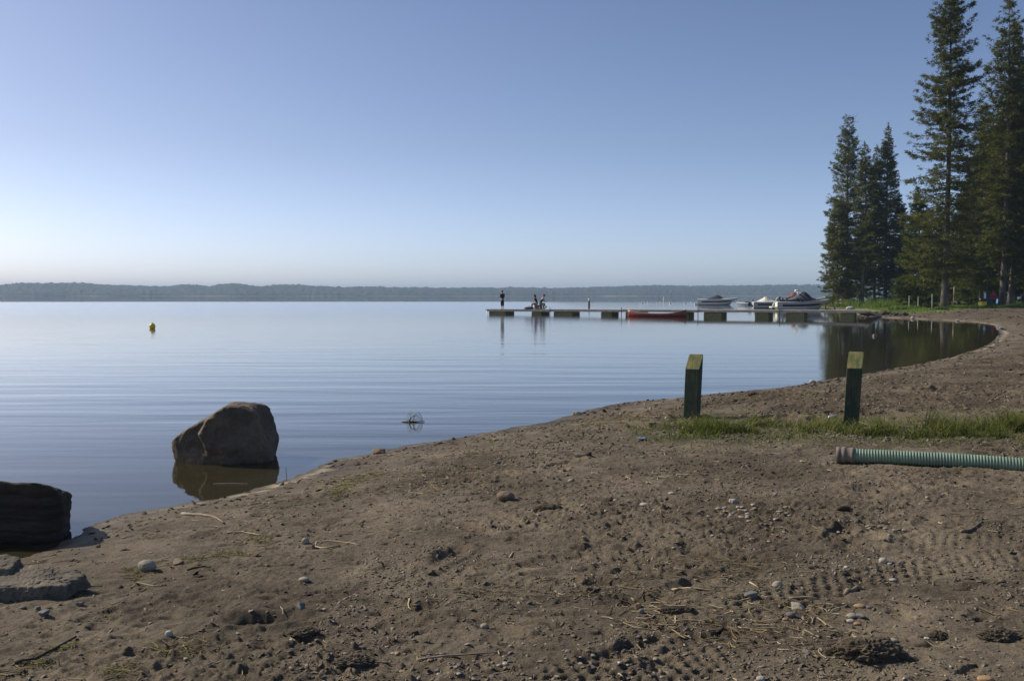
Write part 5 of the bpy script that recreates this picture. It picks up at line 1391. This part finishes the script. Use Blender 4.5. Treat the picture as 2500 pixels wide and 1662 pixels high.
# sticks
STICK = simple_mat('grey_driftwood', (.27, .22, .165), (.14, .11, .08), scale=18, rough=.85)
PALEST = simple_mat('pale_reed_stalk', (.46, .37, .23), (.30, .23, .13), scale=18, rough=.8)
DKST = simple_mat('dark_wet_driftwood', (.075, .058, .042), (.035, .028, .02), scale=14, rough=.85, bump=.01)
def stick(pts, wpx, mat, label, lift=.5, name='stick', taper=.5, mids=3, cat='stick'):
    W_ = [ag(u, v) for u, v in pts]
    P = []
    for i in range(len(W_) - 1):
        for k in range(mids): P.append(W_[i].lerp(W_[i + 1], k / mids))
    P.append(W_[-1]); rad = wpx / F * W_[0].y / 2
    for k, p in enumerate(P): p.z = gz(p.x, p.y) + rad * lift + .002
    # straighten the vertical profile a little
    zz = [p.z for p in P]
    for k in range(1, len(P) - 1): P[k].z = max(zz[k], (zz[k - 1] + zz[k + 1]) / 2)
    base = P[0].copy(); q = MB(); n = len(P)
    q.tube([p - base for p in P], [rad * (1 - (1 - taper) * k / (n - 1)) * (1 + .15 * math.sin(k * 2.3)) for k in range(n)], 7)
    o = q.build(name, mat, None, True); o.location = base; tag(o, label, cat); return o
stick([(444, 1252), (490, 1256), (528, 1266), (547, 1278)], 8, STICK, 'curved brown stick lying on the sand below the boulder')
stick([(318, 1434), (334, 1424), (392, 1426)], 5, PALEST, 'pale bone like stick on the sand right of the slab rock')
stick([(35, 1622), (85, 1612), (126, 1590), (185, 1556)], 13, DKST, 'dark half buried branch in the bottom left corner')
stick([(205, 1430), (250, 1429)], 4, STICK, 'thin brown twig at the right tip of the slab rock')
stick([(456, 1390), (500, 1382), (515, 1384)], 5, DKST, 'short dark twig right of the angular brown stone')
stick([(830, 1330), (800, 1338), (770, 1335), (772, 1322), (800, 1320), (850, 1324), (880, 1330)], 4, PALEST, 'long curled straw loop left of centre', mids=2)
stick([(555, 1300), (590, 1298), (650, 1306)], 4, PALEST, 'long straight straw below the curved brown stick')
stick([(1000, 1463), (997, 1474), (998, 1484), (1005, 1490)], 5, PALEST, 'short bright curved straw standing out in the lower middle')
stick([(1640, 1438), (1700, 1437), (1760, 1442)], 5, PALEST, 'long pale stalk at the left of the straw litter')
stick([(1830, 1422), (1852, 1436)], 4, PALEST, 'short pale stalk just above the broad lumpy grey stone')
stick([(1927, 1462), (1960, 1460), (1998, 1462)], 6, STICK, 'straight grey stick just above the pale wedge shaped stone')
stick([(2062, 1451), (2085, 1444), (2107, 1439)], 12, STICK, 'thick broken piece of grey wood across the main tyre track', taper=.9)
stick([(2345, 1300), (2368, 1296), (2385, 1285), (2398, 1273)], 7, STICK, 'bent grey stick on the open sand at right')
stick([(2043, 1245), (2072, 1244)], 12, DKST, 'short dark log on the sand below the pipe end', taper=.9)
stick([(1510, 1646), (1524, 1662)], 5, PALEST, 'short pale twig at the bottom edge')
stick([(1245, 1360), (1252, 1348)], 5, PALEST, 'small pale upright twig end in the centre of the beach')
stick([(1020, 1612), (1090, 1602), (1160, 1598), (1230, 1592)], 6, STICK, 'long thin stick at the bottom, lower middle of the beach')
stick([(820, 1625), (880, 1612), (950, 1622)], 8, DKST, 'dark stick lying across the wide mud clod near the bottom')
stick([(1405, 1113), (1440, 1112)], 12, DKST, 'short dark drift log in the middle of the beach', taper=.9)
stick([(2060, 1023), (2090, 1030), (2155, 1052)], 4, STICK, 'thin grey stick leaning from the foot of the right post')
stick([(1953, 1128), (1972, 1132)], 5, PALEST, 'short pale twig left of the pipe end')
# twig standing in water
P = at(699, 1173, 0); q = MB(); q.tube([(0, 0, -.05), (.004, 0, .04), (-.004, 0, .125)], [.003, .003, .002], 5); o = q.build('twig', DKST, None); o.location = P; tag(o, 'thin upright twig standing in the water right of the boulder', 'twig')
P = at(520, 1181, 0); q = MB(); q.tube([(0, 0, .004), (.15, .01, .006), (.32, .0, .004)], [.004, .004, .002], 5); o = q.build('floating_reed', PALEST, None); o.location = P; tag(o, 'pale reed floating in the reflection of the boulder', 'reed')
# weed clump in the water
P = at(1003, 1031, 0); wc = empty('weed_clump', P, 0, 'small clump of arching reeds floating in the water right of the boulder', 'weed clump')
q = MB(); r2 = random.Random(3)
for k in range(9):
    a = r2.uniform(-.4, .5); L = r2.uniform(.07, .20); hgt = r2.uniform(.03, .17); dx = r2.choice([-1, 1, 1, 1]) * L
    q.tube([(a * .08 - .03, r2.uniform(-.04, .04), -.02), (a * .08 + dx * .2, 0, hgt * .8), (a * .08 + dx * .55, .02, hgt), (a * .08 + dx * .9, .03, hgt * .6), (a * .08 + dx, .03, hgt * .1)], [.003, .003, .0025, .002, .0015], 4)
q.build('reed_leaves', REEDG, wc)
q = MB(); q.tube([(-.17, .02, -.012), (-.10, .02, .004), (.02, 0, .008), (.19, .02, .012)], [.004, .010, .011, .006], 6); q.build('drift_stem', DKST, wc)

# ================================================================== POSTS
def post(ub, vb, ut, vt, wpx, vslope, yaw, label, seed):
    zb = gz(at(ub, vb, .3).x, at(ub, vb, .3).y); B_ = at(ub, vb, zb); D = B_.y
    wd = wpx / F * D * .93; T_ = atD(ut, vt, D + wd * .5); H_ = T_.z - zb
    slope = wd * 1.05
    r = empty('wooden_post', (B_.x, B_.y + wd / 2, zb), yaw, label, 'post', 'green wooden posts in the grass strip')
    # low front edge where the slanted top meets the front face
    Lf = atD(ut, vslope, D).z - zb
    lean = T_.x - B_.x
    n = 10; vs = []; fs = []; h = wd / 2; c = .006
    def ring(z, zt_f, zt_b):
        k = z
        pts = []
        for x, y in ((-h + c, -h), (h - c, -h), (h, -h + c), (h, h - c), (h - c, h), (-h + c, h), (-h, h - c), (-h, -h + c)):
            top = zt_f + (zt_b - zt_f) * (y + h) / wd
            zz = -.15 + (top + .15) * k
            pts.append((x + lean * zz / max(H_, .1), y, zz))
        return pts
    for i in range(n + 1): vs += ring(i / n, Lf, H_)
    for i in range(n):
        for k in range(8): fs.append((i * 8 + k, i * 8 + (k + 1) % 8, (i + 1) * 8 + (k + 1) % 8, (i + 1) * 8 + k))
    link_mesh('post_shaft', py_mesh('post_shaft', vs, fs), POSTM, r)
    t = [Vector(v) for v in vs[-8:]]
    link_mesh('slanted_top', py_mesh('slanted_top', t + [v - Vector((0, 0, .012)) for v in t], [tuple(range(8)), tuple(range(15, 7, -1))] + [(8 + k, 8 + (k + 1) % 8, (k + 1) % 8, k) for k in range(8)]), POSTT, r)
    return r
def wood_mat(name, c1, c2, c3, rough=.8):
    m, nt, b = new_mat(name); tc = N(nt, 'ShaderNodeTexCoord'); mp = N(nt, 'ShaderNodeMapping'); mp.inputs['Scale'].default_value = (1, 1, .07); nt.links.new(tc.outputs['Object'], mp.inputs[0])
    a = N(nt, 'ShaderNodeTexNoise', Scale=55.0, Detail=7.0, Roughness=.65, Distortion=.6); nt.links.new(mp.outputs[0], a.inputs['Vector'])
    g_ = N(nt, 'ShaderNodeTexNoise', Scale=7.0, Detail=5.0, Roughness=.6); nt.links.new(tc.outputs['Object'], g_.inputs['Vector'])
    r_ = ramp(nt, math_n(nt, 'ADD', math_n(nt, 'MULTIPLY', a.outputs[0], .6), math_n(nt, 'MULTIPLY', g_.outputs[0], .5)), [(.38, c1), (.55, c2), (.70, c3)])
    nt.links.new(r_.outputs[0], b.inputs['Base Color']); b.inputs['Roughness'].default_value = rough; b.inputs['Specular IOR Level'].default_value = .3
    bp = N(nt, 'ShaderNodeBump', Distance=.006); nt.links.new(a.outputs[0], bp.inputs['Height']); nt.links.new(bp.outputs[0], b.inputs['Normal']); return m
POSTM = wood_mat('green_stained_post', (.018, .034, .024), (.040, .060, .036), (.105, .085, .045))
POSTT = wood_mat('weathered_post_top', (.040, .065, .030), (.13, .14, .05), (.27, .20, .10))
for n_ in POSTT.node_tree.nodes:
    if n_.type == 'MAPPING': n_.inputs['Scale'].default_value = (1, .12, .12)
post(1692, 1018, 1696, 865, 37, 901, R(-25), 'left green wooden post with slanted top, browner near the ground', 1)
post(2083, 1042, 2089, 859, 38, 899, R(-22), 'right green wooden post with slanted top, gravel round its foot', 2)
X, Y = pxpatch([(2060, 1052, 26, 6, 260), (2100, 1056, 26, 5, 200), (1670, 1022, 30, 4, 160), (1640, 1046, 16, 3, 70)], 12)
bits('post_gravel', X, Y, .014 + .022 * np.random.default_rng(8).random(len(X)), GRAV, 'small stones packed round the feet of the two posts', 'gravel', .7, 1.2, 71)
P = ag(2022, 1030); q = MB(); q.lathe([(.02, 0), (.024, .01), (.024, .06), (.018, .085), (.010, .10)], seg=12, axis=Matrix.Rotation(R(78), 3, 'Y')); o = q.build('crushed_can', simple_mat('silver_can', (.6, .62, .66), (.35, .37, .42), scale=30, rough=.3, metallic=.6), None, True); o.location = P + Vector((0, 0, .05)); tag(o, 'small silver can lying in the grass left of the right post', 'can')
# puddle
P = ag(1565, 1071); q = MB(); ring = [(.045 * math.cos(a) * (1 + .2 * math.sin(3 * a)), .11 * math.sin(a) * (1 + .25 * math.cos(2 * a))) for a in np.linspace(0, 6.1, 18)]
q.add([(x, y, 0) for x, y in ring], [tuple(range(18))]); pm = simple_mat('puddle_water', (.02, .018, .015), rough=.03, spec=.5); o = q.build('puddle', pm, None); o.location = P + Vector((0, 0, .012)); tag(o, kind='structure')

# ================================================================== PIPE
A_ = ag(2052, 1132); B_ = ag(2520, 1149); dirp = (B_ - A_); dirp.z = 0; dirp.normalize()
rad = .0625
pp = empty('corrugated_pipe', (A_.x, A_.y + .05, A_.z), 0, 'green corrugated plastic drain pipe lying on the sand at right', 'pipe')
Lp = 3.1; pitch = .0235; q = MB(); pts = []; n = int(Lp / pitch)
zs_ = []
for k in range(n * 4):
    s_ = .12 + k * pitch / 4; x = s_; wob = .015 * math.sin(s_ * 1.3) ; 
    ph = (k % 4); rr2 = rad if ph in (1, 2) else rad - .0065
    pts.append(((x * dirp.x, x * dirp.y + wob, rad + .012 + .008 * math.sin(s_ * 2.1) - .012 * s_ / Lp), rr2))
q.tube([p for p, _ in pts], [r_ for _, r_ in pts], 26)
PIPE = simple_mat('green_pipe_plastic', (.20, .29, .20), (.14, .20, .14), scale=6, rough=.42)
q.build('pipe_wall', PIPE, pp, True)
q = MB(); cp = [(-.02, .060), (-.018, .068), (.01, .070), (.014, .066), (.03, .066), (.034, .071), (.055, .071), (.06, .066), (.10, .066), (.104, .070), (.125, .070), (.128, .063)]
q.tube([(s_ * dirp.x, s_ * dirp.y, rad + .014) for s_, _ in cp], [r_ for _, r_ in cp], 26, cap=False)
q.tube([(s_ * dirp.x, s_ * dirp.y, rad + .014) for s_ in (.05, .02, -.02)], [.045, .054, .0595], 26, cap=False)
q.tube([(s_ * dirp.x, s_ * dirp.y, rad + .014) for s_ in (.05, .051)], [.045, .044], 26)
q.build('end_coupling', simple_mat('muddy_coupling', (.20, .17, .14), (.12, .10, .085), scale=14, rough=.8), pp, True)

# ================================================================== GULL
P = ag(2443, 812)
gu = empty('gull', (P.x, P.y, P.z), R(0), 'white headed grey gull standing on the right shore of the bay facing the water', 'gull')
k_ = P.y / F * 27 / .46
WG = simple_mat('white_feathers', (.72, .71, .70), (.6, .59, .6), scale=20, rough=.8); GGm = simple_mat('grey_wing_feathers', (.16, .16, .18), (.08, .08, .09), scale=14, rough=.8)
skin_obj('body', [[(-.02, 0, .15, (.068, .075)), (-.09, 0, .17, (.062, .065)), (-.145, 0, .215, (.038, .040)), (-.165, 0, .255, (.036, .036)), (-.20, 0, .255, .016)], [(-.02, 0, .15, (.068, .075)), (.08, 0, .135, (.055, .055)), (.17, 0, .115, (.03, .022))]], WG, gu)
for sy in (-1, 1):
    skin_obj('wing', [[(-.06, sy * .045, .185, (.022, .045)), (.03, sy * .055, .175, (.022, .050)), (.13, sy * .04, .14, (.016, .032)), (.25, sy * .02, .10, (.008, .012))]], GGm, gu)
    q = MB(); q.tube([(0, sy * .03, .10), (.005, sy * .03, .0)], .006, 6); q.box((-.02, sy * .03, .005), (.05, .03, .006)); q.build('leg', simple_mat('pinkish_leg', (.4, .22, .18)), gu)
q = MB(); q.tube([(-.195, 0, .255), (-.23, 0, .25), (-.245, 0, .242)], [.012, .009, .003], 6); q.build('beak', YEL, gu)
gu.scale = (1.1, 1.1, 1.1)
# rotten stuff at the pier root
r3 = random.Random(8)
ROOTM = rock_mat('dark_bank_rock', (.07, .055, .04), (.035, .028, .02), (.12, .10, .07), scale=4, bump=.02)
labs = ['leftmost dark lump of the bank at the end of the pier', 'second dark lump of the bank at the end of the pier', 'dark lump right under the gangway end', 'wide dark lump just right of the gangway', 'low dark lump further right on the bank by the pier', 'last dark lump of the bank right of the pier']
for k, (u, v, w_) in enumerate([(2106, 770, 16), (2121, 771, 18), (2136, 770, 20), (2158, 769, 24), (2183, 770, 18), (2206, 771, 20)]):
    P = ag(u, v); ww = w_ / F * P.y; D_, Fc = SPH[4]; nz = fnoise3(D_, 2.2, 50 + k, 3)
    o = link_mesh('bank_lump', np_mesh('bank_lump', D_ * (1 + .4 * nz)[:, None] * np.array([ww * .55, ww * .5, ww * .35]), Fc), ROOTM); o.location = P + Vector((0, 0, .03)); tag(o, labs[k], 'earth lump')

# ------------------------------------------------------------------ haze
hz = MB(); hz.box((0, 2450, 26.5), (12000, 6100, 61))
m = bpy.data.materials.new('haze_air'); m.use_nodes = True; nt = m.node_tree
nt.nodes.remove(nt.nodes['Principled BSDF'])
pv = nt.nodes.new('ShaderNodeVolumePrincipled'); pv.inputs['Color'].default_value = (.50, .72, 1.0, 1)
pv.inputs['Density'].default_value = .00021; pv.inputs['Anisotropy'].default_value = 0.0
nt.links.new(pv.outputs[0], nt.nodes['Material Output'].inputs['Volume'])
tag(hz.build('haze', m), 'pale blue haze in the air over the lake', 'haze', kind='stuff')
